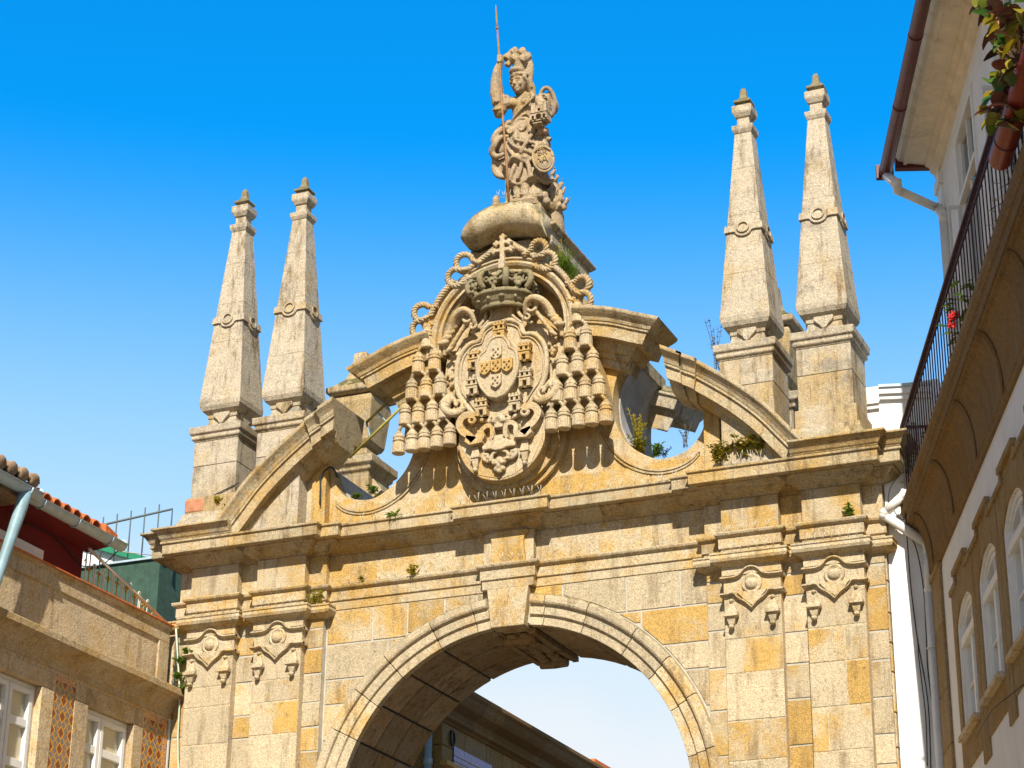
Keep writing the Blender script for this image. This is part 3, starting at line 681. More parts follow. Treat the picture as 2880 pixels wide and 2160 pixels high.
# cartouche
ch=smooth_poly([(0,11.47),(.15,11.45),(.27,11.37),(.32,11.23),(.44,11.21),(.56,11.11),(.63,10.94),(.64,10.70),(.60,10.50),(.50,10.36),(.40,10.22),(.28,10.10),(0,10.03)],3)
m=MB(); m.prism(sym(ch),-.19,-.05,ct(.15)); 
ring=[(x,-.195,z) for x,z in sym(ch)]; ring.append(ring[0]); m.tube(ring,.036,8,ct(.3))
r2=[(x*.90,-.20,10.75+(z-10.75)*.91) for x,z in sym(ch)]; r2.append(r2[0]); m.tube(r2,.014,6,ct(.3))
m.build('cartouche',SP,coa)
oh=smooth_poly([(0,11.215),(.09,11.19),(.155,11.11),(.19,11.02),(.27,10.96),(.305,10.82),(.30,10.66),(.25,10.51),(.19,10.42),(.12,10.34),(0,10.30)],3)
m=MB(); m.prism(sym(oh),-.33,-.15,ct(.12)); ring=[(x*.93,-.325,10.76+(z-10.76)*.94) for x,z in sym(oh)]; ring.append(ring[0]); m.tube(ring,.022,8,ct(.2)); m.build('inner_shield',SP,coa,bevel=.008)
for x,z,t in ((0,10.945,.1),(-.158,10.745,.8),(0,10.755,.9),(.158,10.745,.95),(0,10.545,.08)):
    m=MB(); w,h=.074,.092; tt=ct(t)
    m.prism([(x-w,z+h),(x+w,z+h),(x+w,z-h*.45),(x+w*.6,z-h*.8),(x,z-h*1.08),(x-w*.6,z-h*.8),(x-w,z-h*.45)],-.375,-.3,tt)
    for dx,dz in ((-.034,.045),(.034,.045),(0,0.005),(-.03,-.035),(.03,-.035)): m.ell((x+dx,-.377,z+dz),(.016,.02,.016),nu=8,nv=6,tone=(t,.7,.3))
    m.build('escutcheon',SP,coa,bevel=.006)
for x,z,t in ((0,11.30,.6),(.36,10.94,.9),(.375,10.57,.45),(.235,10.25,.3),(-.235,10.25,.4),(-.375,10.57,.2),(-.36,10.94,.55)):
    m=MB(); k_=1.28; tt=(t,.98,random.random()); y0,y1=-.30,-.17
    for a,b in ((-.062,-.022),(.022,.062)): m.box(x+a,x+b,y0,y1,z-.10,z-.035,tt)
    m.box(x-.062,x+.062,y0,y1,z-.035,z-.005,tt); m.box(x-.07,x+.07,y0-.012,y1,z-.005,z+.012,tt)
    for a,b in ((-.06,-.042),(-.014,.014),(.042,.06)): m.box(x+a,x+b,y0,y1,z+.012,z+.05,tt)
    m.box(x-.064,x+.064,y0-.008,y1,z+.05,z+.07,tt); 
    for a in (-.055,-.018,.018,.055): m.box(x+a-.012,x+a+.012,y0,y1,z+.07,z+.095,tt)
    m.box(x-.06,x+.06,y0+.06,y1,z-.10,z+.06,(t,.55,.3)); 
    for v in m.v: v.x=x+(v.x-x)*k_; v.z=z+(v.z-z)*k_
    m.build('castle',SP,coa,bevel=.004)
# neck between cartouche and crown
m=MB(); t=ct(.35)
m.prism(sym([(0,11.80),(.20,11.76),(.235,11.70),(.165,11.62),(.17,11.52),(.25,11.44),(.2,11.40),(0,11.46)]),-.2,-.03,t)
for s in (-1,1):
    m.tube([(s*x,-.215,z) for x,z in smooth_poly([(.30,11.38),(.20,11.47),(.135,11.56),(.14,11.66),(.08,11.73),(0,11.76)],4)],.022,8,t)
    m.tube([(s*x,-.19,z) for x,z in smooth_poly([(.44,11.36),(.31,11.46),(.235,11.56),(.25,11.68),(.33,11.74)],4)],.028,8,t)
m.build('neck',SP,coa,remesh=.012)
# crown
CY=-.14; CRM=M_['stone_crown']
m=MB(); t=(.4,1,.5)
m.lathe((0,CY,0),[(.05,11.66),(.24,11.64),(.275,11.60),(.30,11.605),(.315,11.64),(.305,11.67),(.335,11.70),(.365,11.76),(.385,11.79),(.415,11.80),(.425,11.83),(.415,11.865),(.38,11.875),(.30,11.85),(.05,11.84)],40,t,ys=.82)
for k in range(12):
    a=2*PI*k/12+.26; px,py=.365*math.cos(a),CY+.82*.365*math.sin(a); m.ell((px*.98,py,11.735),(.035,.035,.03) if k%2 else (.02,.02,.035),tone=t)
for k in range(8):    # arches of the crown, each an S that ends in a volute
    a=2*PI*k/8+PI/8; ca,sa=math.cos(a),math.sin(a)
    P=lambda r,z:(r*ca,CY+.82*r*sa,z)
    m.tube([P(r,z) for r,z in smooth_poly([(.40,11.90),(.455,11.97),(.475,12.06),(.44,12.15),(.36,12.19),(.27,12.17),(.18,12.19),(.10,12.27),(.05,12.34)],4)],[.044]*20+[.032]*13,8,t)
    m.tube([P(r,z) for r,z in smooth_poly([(.43,12.13),(.36,12.12),(.335,12.06),(.37,12.02),(.405,12.05),(.385,12.085)],4)],.022,8,t)
for k in range(8):    # flowers on the rim
    a=2*PI*k/8; ca,sa=math.cos(a),math.sin(a); c=Vector((.415*ca,CY+.82*.415*sa,11.985))
    u=Vector((-sa,ca,0)); 
    for j in range(6):
        b=2*PI*j/6; m.ell(c+u*.05*math.cos(b)+Vector((0,0,.05*math.sin(b))),(.032,.032,.032),tone=t,nu=8,nv=6)
    m.ell(c+Vector((ca,sa,0))*.03,.025,tone=t,nu=8,nv=6); m.tube([c+Vector((0,0,-.05)),c+Vector((0,0,-.13))],.02,6,t)
for k in range(16):
    a=2*PI*k/16; m.ell((.40*math.cos(a),CY+.82*.40*math.sin(a),11.89),(.03,.03,.03),tone=t,nu=8,nv=6)
m.ell((0,CY,12.34),(.09,.08,.05),tone=t)
rc=random.Random(8)
for k in range(46):
    a=2*PI*rc.random(); zz=rc.uniform(11.9,12.2); r_=.43-.2*max(0,zz-12.08); m.ell((r_*math.cos(a),CY+.82*r_*math.sin(a),zz),(rc.uniform(.02,.05),.04,rc.uniform(.02,.045)),Matrix.Rotation(rc.uniform(-1,1),3,'Y'),nu=8,nv=6,tone=t)
for v in m.v: v.x*=1.04; v.z=11.62+(v.z-11.62)*.84; v.y=CY+(v.y-CY)*1.02
m.build('crown',CRM,coa,remesh=.0095)
m=MB(); t=(.2,.95,.4); y0,y1=-.23,-.15; X0=.0
m.box(X0-.032,X0+.032,y0,y1,12.22,12.70,t); m.box(X0-.045,X0+.045,y0-.01,y1+.01,12.22,12.36,t); m.box(X0-.09,X0+.09,y0,y1,12.585,12.635,t); m.box(X0-.125,X0+.125,y0,y1,12.475,12.525,t)
for cx,cz,dirs in ((0,12.70,'u'),(-.09,12.61,'l'),(.09,12.61,'r'),(-.125,12.5,'l'),(.125,12.5,'r')):
    for dx,dz in ((0,.03),(.03,0),(-.03,0),(0,-.03)): m.ell((X0+cx+dx,-.19,cz+dz),(.026,.042,.026),tone=t,nu=10,nv=7)
m.build('cross',SP,coa,remesh=.0085)
# tassels: two pyramids of fifteen
def tassel(x,y,zb,parents,tt):
    m=MB(); n=36
    prof=[(0.0,.0),(.082,.0),(.088,.010),(.087,.07),(.082,.150),(.072,.158),(.072,.166),(.083,.172),(.083,.190),(.074,.196),(.074,.212),(.081,.218),(.081,.236),(.073,.242),(.066,.258),(.052,.278),(.036,.296),(.024,.32)]
    loops=[]
    for r,z in prof:
        l=[]
        for i in range(n):
            rr=r*(1-.05*(i%2)) if .005<z<.165 else r*(1-.05*((i//2)%2) if .21<z<.25 else 1)
            if z<.005 and r>0: rr*=.97
            l.append((x+max(rr,.002)*math.cos(2*PI*i/n),y+max(rr,.002)*math.sin(2*PI*i/n),zb+z))
        loops.append(l)
    m.loft(loops,tt,False)
    for px,pz in parents:
        s=1 if px>x else -1
        m.tube(smooth_poly([(x,y,zb+.30),(x+s*.015,y-.02,zb+.335),(x+(px-x)*.5,y-.03,zb+.372),(px-s*.02,y,pz+.02)],3),[.024]*10,8,tt)
    o=m.build('tassel',SP,coa)
    return o
for s in (-1,1):
    m=MB(); m.prism([(s*1.08,11.42),(s*1.19,11.2),(s*1.40,10.3),(s*1.43,9.97),(s*.76,9.97),(s*.84,10.4),(s*.97,11.2)],-.12,.21,(.5,.9,.5)); m.build('tassel_back',SP,coa,bevel=.01)
    ys=-.2
    rows=[]
    for r in range(5):
        zb=11.25-.3575*r if r<4 else 9.80
        step=(0,.23,.21,.19,.187)[r]
        rows.append([(s*(1.08+(c-r/2)*step)+ (0),zb) for c in range(r+1)])
    for r in range(5):
        for c,(x,zb) in enumerate(rows[r]):
            par=[rows[r-1][k] for k in (c-1,c) if r and 0<=k<r]
            t=random.choice((.1,.2,.3,.3,.45)); tassel(x+random.uniform(-.008,.008),ys,zb+random.uniform(-.008,.008),par,(t,random.uniform(.95,1.1),random.random()))
# twisted cord with its knots
def twisted(m,path,r,tone,pitch=.11,strands=3):
    pts=[Vector(p) for p in path]; d=[0]
    for a,b in zip(pts,pts[1:]): d.append(d[-1]+(b-a).length)
    up=Vector((0,1,0)); fr=[]
    for i,p in enumerate(pts):
        t=(pts[min(i+1,len(pts)-1)]-pts[max(i-1,0)]).normalized(); u=(up-t*up.dot(t)).normalized(); up=u; fr.append((u,t.cross(u)))
    for k in range(strands):
        m.tube([p+(u*math.cos(2*PI*(k/strands+l/pitch))+w*math.sin(2*PI*(k/strands+l/pitch)))*r*.56 for p,(u,w),l in zip(pts,fr,d)],r*.52,7,tone)
def dens(path,n): return smooth_poly(path,n)
for s in (-1,1):
    m=MB(); t=(.45,.95,.4)
    X=lambda L:[(s*x,y,z) for x,y,z in L]
    twisted(m,dens(X([(.10,-.12,12.62),(.22,-.14,12.52),(.36,-.16,12.42),(.47,-.2,12.33)]),10),.043,t,pitch=.13,strands=3)
    twisted(m,dens(X([(.70,-.2,12.17),(.80,-.22,12.07),(.90,-.22,11.95),(.99,-.22,11.80),(1.04,-.22,11.70)]),10),.043,t,pitch=.13,strands=3)
    twisted(m,dens(X([(1.14,-.22,11.66),(1.11,-.21,11.56),(1.085,-.2,11.48)]),8),.043,t,pitch=.13,strands=3)
    m.build('cord',SP,coa)
    for (kx,kz,rot,sc) in ((.60,12.29,-35,1.12),(1.15,11.64,-62,1.12)):
        m=MB(); q=R_(rot); loop=[]
        flat=[(-.24,-.10,.0)]+[(-.10+.105*math.cos(R_(d)),.045+.105*math.sin(R_(d)),.035*math.sin(R_(d))) for d in range(200,-101,-25)]
        flat+=[(.095+.10*math.cos(R_(d)),-.03+.10*math.sin(R_(d)),.05-.09*(170-d)/300) for d in range(170,-131,-25)]+[(-.02,-.08,-.05),(-.03,-.17,-.03)]
        for a,b,c in flat: loop.append((s*(kx+sc*(a*math.cos(q)-b*math.sin(q))),-.23-c,kz+sc*(a*math.sin(q)+b*math.cos(q))))
        twisted(m,dens(loop,4),.042,(.5,.97,random.random()),pitch=.13,strands=3); m.build('knot',SP,coa)
# acanthus scrolls, side foliage and strapwork, carved as one relief each
def spiral(cx,cz,r0,turns,a0,sgn,y,n=30):
    return [(cx+r0*(1-.82*k/n)*math.cos(a0+sgn*turns*2*PI*k/n),y-.05*k/n,cz+r0*(1-.82*k/n)*math.sin(a0+sgn*turns*2*PI*k/n)) for k in range(n+1)]
for s in (-1,1):
    rnd=random.Random(3+s)
    m=MB(); t=(.35,1,.3); X=lambda L:[(s*a,b,c) for a,b,c in L]
    # upper corner leaf: curls at its tip, fronds sweeping down and outwards
    m.tube(X(smooth_poly([(.36,-.25,11.47),(.40,-.32,11.60),(.50,-.34,11.655),(.62,-.30,11.61),(.70,-.24,11.50),(.76,-.2,11.36),(.83,-.16,11.25),(.84,-.15,11.12)],4)),[.03+.025*math.sin(PI*k/28) for k in range(29)],8,t)
    m.tube(X(spiral(.45,11.56,.10,1.3,2.4,-1,-.25)),[.034-.018*k/30 for k in range(31)],8,t)
    for k in range(7):
        a=k/6; bx,bz=.52+.26*a,11.60-.38*a
        m.ell((s*(bx+.05),-.22,bz+.055),(.045,.05,.085),Matrix.Rotation(s*(-.9-.6*a),3,'Y'),nu=8,nv=6,tone=t); m.ell((s*(bx-.04),-.22,bz-.06),(.035,.045,.075),Matrix.Rotation(s*(-.4-.5*a),3,'Y'),nu=8,nv=6,tone=t)
    m.tube(X(spiral(.40,11.44,.07,1.2,.3,1,-.22)),[.028-.012*k/30 for k in range(31)],8,t)
    m.build('acanthus_scroll',SP,coa,remesh=.0115)
    m=MB()
    for k in range(46):   # leafage down the flank
        z=10.45+.75*rnd.random(); x=.735+.055*math.sin(z*9)+rnd.uniform(-.06,.06)
        m.ell((s*x,-.10+rnd.uniform(-.02,.02),z),(rnd.uniform(.02,.05),.05,rnd.uniform(.015,.03)),Matrix.Rotation(rnd.uniform(-.9,.9),3,'Y'),nu=8,nv=6,tone=(.12,1.05,.3))
    m.tube(X([(.68,-.09,10.4),(.665,-.10,10.7),(.68,-.1,11.0),(.64,-.1,11.25)]),.022,8,t); m.tube(X([(.84,-.07,10.45),(.855,-.07,10.8),(.83,-.07,11.1)]),.016,8,t)
    m.build('foliage_flank',SP,coa,remesh=.011)
    m=MB()
    m.tube(X(smooth_poly([(.70,-.16,10.55),(.78,-.2,10.47),(.79,-.24,10.34),(.70,-.26,10.24),(.57,-.26,10.22),(.50,-.24,10.30)],4)),[.04+.02*math.sin(PI*k/20) for k in range(21)],8,t)
    m.tube(X(spiral(.60,10.36,.085,1.2,-.6,-1,-.2)),[.032-.014*k/30 for k in range(31)],8,t)
    for k in range(6): m.ell((s*(.62+.035*k),-.21,10.40+.03*(k%3)),(.03,.045,.06),Matrix.Rotation(s*(.5-.25*k),3,'Y'),nu=8,nv=6,tone=t)
    m.build('side_scroll',SP,coa,remesh=.0115)
    # strap that turns over into a volute and hangs a drop
    m=MB(); st=(.45,1.03,.4)
    path=smooth_poly([(.34,10.12),(.42,10.17),(.51,10.14),(.55,10.05),(.50,9.95),(.41,9.88),(.34,9.80)],4)
    m.xz_sweep(path,[(-.05,-.12),(-.05,-.275),(.045,-.275),(.045,-.12)],tone=st,mirror=s<0)
    m.prism([(s*.45,9.885),(s*.24,9.83),(s*.22,9.76),(s*.40,9.745),(s*.47,9.80)],-.275,-.12,st)
    path=smooth_poly([(.30,9.79),(.235,9.84),(.24,9.93),(.175,9.985),(.10,9.96),(.09,9.86),(.10,9.78)],4)
    m.xz_sweep(path,[(-.03,-.12),(-.03,-.25),(.03,-.25),(.03,-.12)],tone=st,mirror=s<0)
    m.tube(X(spiral(.36,10.09,.06,1.1,1.2,-1,-.24)),[.03-.01*k/30 for k in range(31)],8,st)
    m.build('strapwork',SP,coa,bevel=.006)
    g=MB(); gx=s*.345; gt=(.2,1.05,random.random())
    g.loft([[(gx-w_,-.13,z),(gx-w_,-.15-d_,z),(gx+w_,-.15-d_,z),(gx+w_,-.13,z)] for w_,d_,z in ((.065,.085,9.575),(.065,.085,9.60),(.06,.07,9.605),(.032,.045,9.745))],gt)
    g.loft([[(gx-w_,-.13,z),(gx-w_,-.15-d_,z),(gx+w_,-.15-d_,z),(gx+w_,-.13,z)] for w_,d_,z in ((.03,.05,9.455),(.05,.07,9.57),(.055,.075,9.576))],gt)
    g.ell((gx,-.195,9.42),(.034,.036,.036),tone=gt); g.build('drop',SP,coa,bevel=.005)
# centre bracket and the leaf drop below it
m=MB(); t=(.4,1.05,.3)
m.prism(sym(smooth_poly([(0,9.84),(.07,9.83),(.13,9.76),(.20,9.74),(.235,9.70)],3)+smooth_poly([(.225,9.655),(.12,9.66),(.05,9.635),(0,9.635)],3)),-.25,-.12,t); m.build('bracket',SP,coa,bevel=.012)
m=MB(); rnd=random.Random(5)
for s in (-1,1):
    m.tube([(s*a,-.2,b) for a,b in smooth_poly([(.22,9.63),(.225,9.56),(.17,9.51),(.10,9.52)],4)],.03,8,t)
    for k in range(8): m.ell((s*(.2-.022*k),-.2-.004*k,9.60-.024*k+.02*(k%2)),(.035,.04,.028),nu=8,nv=6,tone=t)
    m.tube([(s*a,-.2,b) for a,b in smooth_poly([(.03,9.63),(.10,9.60),(.11,9.53),(.06,9.46)],4)],.024,8,t)
for x,z,r in ((0,9.42,.05),(-.045,9.385,.04),(.045,9.385,.04),(0,9.355,.042),(0,9.50,.055)): m.ell((x,-.2,z),(r,r,r),tone=t,nu=10,nv=7)
m.build('leaf_drop',SP,coa,remesh=.010)
m=MB()
for k in range(7):
    a=-1.2+2.4*k/6; m.tube([(0,-.22,9.99),(.06*math.sin(a),-.27,9.99+.09*math.cos(a)),(.13*math.sin(a),-.25,9.98+.17*math.cos(a))],[.03,.036,.016],8,t)
for s in (-1,1): m.tube([(s*a,-.23,b) for a,b in smooth_poly([(.03,9.99),(.11,10.0),(.15,10.06),(.11,10.10)],4)],.024,8,t)
m.box(-.06,.06,-.27,-.15,9.93,9.985,t); m.build('palmette',SP,coa,remesh=.0105)
# ================================================================ STATUE
SM=M_['stone_statue']
st=empty('statue',(.05,.45,13.33),'stone statue of a robed woman in plumed helmet holding a small castle','statue')
t=(.3,1,.4); Vc=Vector
m=MB()
def oval(cx,cy,z,rx,ry,n=28,ph=0,amp=0,k=9): return [(cx+(rx*(1+amp*math.sin(k*2*PI*i/n+ph)))*math.cos(2*PI*i/n),cy+(ry*(1+amp*math.sin(k*2*PI*i/n+ph)))*math.sin(2*PI*i/n),z) for i in range(n)]
# torso and hips
m.loft([oval(.06,.32,14.25,.21,.16),oval(.06,.32,14.5,.205,.16),oval(.065,.31,14.62,.18,.14),oval(.075,.30,14.75,.150,.115),oval(.08,.29,14.88,.165,.125),oval(.085,.28,14.98,.19,.125),oval(.09,.29,15.05,.175,.11),oval(.09,.29,15.11,.09,.08),oval(.09,.28,15.16,.055,.06),oval(.075,.25,15.25,.05,.06)],t,True)
for x in (.0,.15): m.ell((x,.18,14.965),(.07,.05,.062),tone=t)
# layered skirts: solid bells with broad folds, turned-out hems and sweeping diagonals
def bell(lv,k,ph): m.loft([oval(cx,cy,z,rx,ry,72,ph+.9*i,amp,k) for i,(cx,cy,z,rx,ry,amp) in enumerate(lv)],t,True)
bell([(.06,.33,14.54,.205,.155,0),(.07,.33,14.36,.235,.18,.04),(.09,.34,14.16,.275,.205,.07),(.11,.34,14.03,.315,.235,.09),(.11,.35,13.99,.27,.20,.05)],5,.4)
bell([(.10,.36,14.08,.25,.19,0),(.13,.37,13.90,.28,.20,.06),(.15,.38,13.73,.325,.225,.10),(.15,.38,13.69,.28,.19,.05)],4,2.0)
bell([(.16,.5,13.75,.26,.14,0),(.16,.5,13.35,.30,.18,.06)],5,0)
rnd=random.Random(11)
def hem(cx,cy,z,rx,ry,amp,k,r,a0=-PI,a1=0,n=60,tilt=0,ph=0):
    m.tube([(cx+(rx+.02*math.sin(k*a+ph))*math.cos(a),cy+(ry+.02*math.sin(k*a+ph))*math.sin(a),z+amp*math.sin(k*a+ph)+tilt*math.cos(a)) for a in [a0+(a1-a0)*i/n for i in range(n+1)]],r,7,t)
hem(.11,.34,14.02,.315,.235,.038,6,.030,tilt=-.03); hem(.15,.38,13.71,.325,.23,.04,5,.028,ph=1); hem(.08,.33,14.27,.25,.195,.04,4,.030,-2.3,.1,tilt=.07)
for a,b,c,r in (((-.12,.22,14.44),(.05,.10,14.22),(.28,.14,14.10),.032),((-.14,.24,14.34),(.0,.12,14.12),(.16,.11,14.03),.030),((.30,.18,14.46),(.22,.10,14.28),(.12,.10,14.10),.030),((.32,.22,14.38),(.34,.15,14.2),(.30,.13,14.06),.030),((-.05,.18,14.42),(.12,.10,14.30),(.30,.15,14.26),.026),
  ((.02,.16,13.98),(-.02,.14,13.86),(-.06,.17,13.74),.032),((.12,.14,13.98),(.11,.12,13.85),(.06,.14,13.73),.030),((.20,.14,13.98),(.24,.13,13.86),(.24,.15,13.72),.034),((.30,.18,13.98),(.36,.18,13.86),(.42,.22,13.73),.032),((-.08,.2,14.0),(-.10,.22,13.9),(-.13,.26,13.76),.03)):
    m.tube(smooth_poly([a,b,c],5),r,8,t)
# tabs of the cuirass
for x,z,w,h in ((-.06,14.54,.055,.085),(.115,14.55,.062,.085),(.26,14.50,.05,.08)): m.ell((x,.18,z),(w,.035,h),tone=t); m.tube([(x+w*math.cos(a)*.95,.15,z+.02+h*math.sin(a)*.9) for a in [PI+PI*i/12 for i in range(13)]],.014,6,t)
m.lathe((.03,.15,14.38),[(.02,.12),(.03,.10),(.035,.06),(.03,.05),(.045,.02),(.05,0),(.01,-.01)],12,t)
m.tube([(.30,.16,15.02),(.24,.14,14.93),(.10,.15,14.83),(-.02,.18,14.74),(-.09,.24,14.66)],.02,7,t)   # sash
m.tube([(-.02,.2,14.66),(.06,.17,14.70),(.14,.17,14.69)],.012,6,t); m.tube([(.10,.17,14.74),(.17,.18,14.76),(.2,.2,14.73)],.012,6,t)
# legs in scaled greaves, feet
for x0,x1,y1 in ((.0,.035,.22),(.135,.15,.19)):
    m.tube([(x0,.28,13.85),(x0+.01,.25,13.72),(x1-.005,y1+.02,13.60),(x1,y1,13.50),(x1,y1,13.45)],[.075,.07,.062,.046,.046],10,t)
    m.ell((x1,y1-.05,13.45),(.045,.09,.035),tone=t)
    for q in range(7): m.tube([(x1-.006+.058*math.cos(a),y1+.02+.058*math.sin(a),13.50+.036*q) for a in [-PI+PI*i/8 for i in range(9)]],.008,5,t)
# drapery falling to the ground at the right, and the cloak behind
m.loft([oval(.27,.30,13.72,.05,.05),oval(.29,.27,13.60,.085,.07,28,0,.06,5),oval(.32,.24,13.47,.135,.08,28,0,.1,5),oval(.32,.24,13.45,.10,.05)],t,True)
m.tube([(-.12,.36,14.5),(-.16,.38,14.2),(-.15,.38,13.9),(-.13,.36,13.6),(-.12,.35,13.42)],[.05,.07,.075,.075,.085],9,t)
m.tube([(-.20,.42,14.1),(-.19,.44,13.8),(-.17,.42,13.42)],[.05,.06,.06],8,t)
def sheet(pts,w,th):    # a thick turned edge of cloth
    m.tube(smooth_poly(pts,5),[w*(.6+.4*math.sin(PI*k/(5*(len(pts)-1)))) for k in range(5*(len(pts)-1)+1)],8,t)
sheet([(-.10,.3,14.66),(-.20,.28,14.66),(-.29,.26,14.60),(-.35,.25,14.50),(-.36,.26,14.42)],.055,.02)
sheet([(-.12,.33,14.78),(-.22,.33,14.74),(-.31,.34,14.68)],.05,.02)
sheet([(-.14,.3,14.52),(-.24,.24,14.50),(-.33,.22,14.38),(-.37,.24,14.28),(-.30,.26,14.22),(-.2,.28,14.26)],.05,.02)
sheet([(-.44,.35,14.42),(-.40,.33,14.34),(-.36,.34,14.20),(-.38,.36,14.10),(-.33,.36,13.98),(-.22,.36,13.93)],.055,.02)
sheet([(-.36,.36,14.08),(-.30,.38,13.98),(-.18,.40,14.0),(-.15,.4,14.2)],.06,.02)
for c,r,ry in (((-.25,.33,14.42),(.12,.05,.13),.5),((-.27,.38,14.15),(.11,.05,.15),-.3),((-.2,.38,14.62),(.1,.05,.08),.7)): m.ell(c,r,Matrix.Rotation(ry,3,'Y'),tone=t)
# raised right arm, sleeve and fist round the lance
m.tube([(-.02,.27,15.03),(-.12,.22,15.01),(-.215,.17,14.97),(-.25,.15,15.02)],[.085,.085,.08,.075],10,t)
m.tube([(-.245,.15,14.98),(-.265,.135,15.15),(-.27,.12,15.35),(-.245,.11,15.52),(-.20,.09,15.62)],[.088,.098,.082,.064,.042],10,t)
m.ell((-.235,.19,14.94),(.105,.095,.135),tone=t); m.ell((-.16,.2,15.08),(.07,.08,.06),tone=t); m.ell((-.26,.2,14.86),(.07,.07,.07),tone=t)
m.tube([(-.33,.16,15.02),(-.26,.08,15.0),(-.17,.12,15.04)],.03,7,t); m.tube([(-.33,.18,14.92),(-.27,.1,14.88),(-.18,.13,14.9)],.026,7,t)
for q in range(4): m.tube([(-.16,.10,15.62+.026*q),(-.175,.045,15.63+.026*q),(-.215,.035,15.625+.026*q),(-.225,.075,15.615+.026*q)],.0155,6,t)
m.ell((-.185,.095,15.66),(.034,.04,.068),tone=t); m.tube([(-.17,.08,15.62),(-.19,.03,15.60),(-.215,.04,15.61)],.015,6,t)
# left arm bent under the castle, cloak ballooning from the shoulder
m.tube([(.22,.29,15.03),(.32,.27,14.98),(.40,.26,14.86),(.44,.24,14.70),(.44,.18,14.56),(.43,.06,14.47)],[.08,.085,.075,.065,.058,.045],10,t)
for q in range(4): m.tube([(.36+.035*q,.10,14.44),(.36+.035*q,.02,14.43),(.365+.035*q,-.03,14.46)],.017,6,t)
m.tube([(.30,.10,14.49),(.29,.04,14.50),(.30,.0,14.53)],.016,6,t)
m.ell((.45,.36,15.02),(.085,.09,.12),tone=t); m.ell((.50,.36,14.90),(.075,.09,.13),tone=t)
m.tube(smooth_poly([(.33,.30,15.0),(.36,.27,15.12),(.44,.26,15.16),(.51,.28,15.08),(.55,.3,14.92),(.52,.32,14.78),(.47,.33,14.72)],4),.032,7,t)
m.tube(smooth_poly([(.36,.24,15.05),(.44,.23,15.02),(.48,.25,14.93),(.46,.27,14.82)],4),.024,7,t)
m.tube([(.24,.18,15.08),(.27,.16,15.02),(.27,.16,14.97)],.03,7,t)   # lock of hair on the shoulder
m.ell((.34,.28,14.40),(.14,.1,.10),tone=t); m.ell((.40,.26,14.25),(.10,.1,.12),tone=t); m.ell((.28,.28,14.62),(.1,.1,.12),tone=t); m.ell((.40,.16,14.42),.055,tone=t); m.ell((.475,.14,14.40),.05,tone=t); m.tube([(.36,.3,14.34),(.46,.2,14.33),(.53,.2,14.28)],.035,7,t)
# head
HC=Vc((.06,.185,15.28)); HS_=1.28; HR=Matrix.Rotation(R_(-14),3,'Z')@Matrix.Rotation(R_(16),3,'X')
def hp(x,y,z): return HC+HR@(Vc((x,y,z))*HS_)
def he(c,r,rot=None,nu=14,nv=9): m.ell(hp(*c),tuple(q*HS_ for q in r),(HR@rot) if rot is not None else HR,nu,nv,t)
he((0,0,.0),(.083,.098,.098)); he((0,-.018,-.045),(.064,.078,.082)); he((0,-.075,-.098),(.03,.026,.024))
m.tube([hp(0,-.088,.028),hp(0,-.11,-.012),hp(0,-.122,-.034)],[q*HS_ for q in [.011,.014,.019]],7,t)
for s in (-1,1):
    he((s*.033,-.078,.012),(.018,.016,.0095)); m.tube([hp(s*.012,-.094,.034),hp(s*.035,-.092,.043),hp(s*.06,-.072,.03)],.0085*HS_,6,t)
    he((s*.042,-.07,-.032),(.026,.02,.024)); he((s*.014,-.11,-.036),(.009,.01,.008)); he((s*.085,.005,-.01),(.012,.022,.03))
m.tube([hp(-.024,-.092,-.066),hp(0,-.104,-.062),hp(.024,-.092,-.066)],.0095*HS_,6,t); m.tube([hp(-.018,-.092,-.078),hp(0,-.10,-.081),hp(.018,-.092,-.078)],.010*HS_,6,t)
for k in range(13):     # waved hair
    a=PI*k/12; m.tube([hp(.088*math.cos(a),-.072*math.sin(a)-.005,.052+.03*math.sin(a)),hp(.10*math.cos(a),-.045*math.sin(a)+.02,.072+.035*math.sin(a)),hp(.085*math.cos(a),.05,.085+.02*math.sin(a))],[q*HS_ for q in [.018,.02,.015]],6,t)
for s in (-1,1): m.tube([hp(s*.086,-.035,.05),hp(s*.096,.0,.0),hp(s*.088,.03,-.06),hp(s*.08,.06,-.14)],[q*HS_ for q in [.022,.026,.024,.02]],7,t)
m.tube([hp(.06,.08,.02),hp(.085,.09,-.08),hp(.09,.08,-.19)],[q*HS_ for q in [.05,.045,.03]],8,t)
for k in range(9):      # diadem
    a=PI*(.12+.76*k/8); he((.082*math.cos(a),-.072*math.sin(a),.118+.03*math.sin(a)),(.02,.02,.026+.012*(k%2)),nu=8,nv=6)
m.ell(hp(0,.01,.08),(.115,.12,.08),HR,tone=t); m.ell((.08,.24,15.55),(.10,.09,.12),tone=t); m.tube([hp(.0,.02,.1),hp(.01,.03,.2),hp(.02,.03,.3)],[q*HS_ for q in [.07,.06,.05]],9,t)
for c,r in (((-.035,.20,15.795),.080),((.085,.20,15.765),.080),((.0,.13,15.645),.086),((.12,.14,15.615),.080),((-.125,.17,15.725),.064),((-.095,.12,15.575),.046),((.17,.2,15.68),.068)):
    m.ell(c,(r,r,r*.95),tone=t); c=Vc(c)
    for q in range(6):
        b=-.9+.36*q; m.tube([c+Vc((r*1.0*math.sin(u)*math.cos(b),-r*1.0*math.cos(u),r*1.0*math.sin(u)*math.sin(b)+r*.35*math.sin(b)*math.cos(u))) for u in [-1.2+.3*w for w in range(9)]],.0085,5,t)
m.tube([(.17,.22,15.66),(.20,.24,15.55),(.20,.25,15.42),(.175,.25,15.28),(.165,.25,15.18)],[.05,.05,.045,.04,.03],9,t)
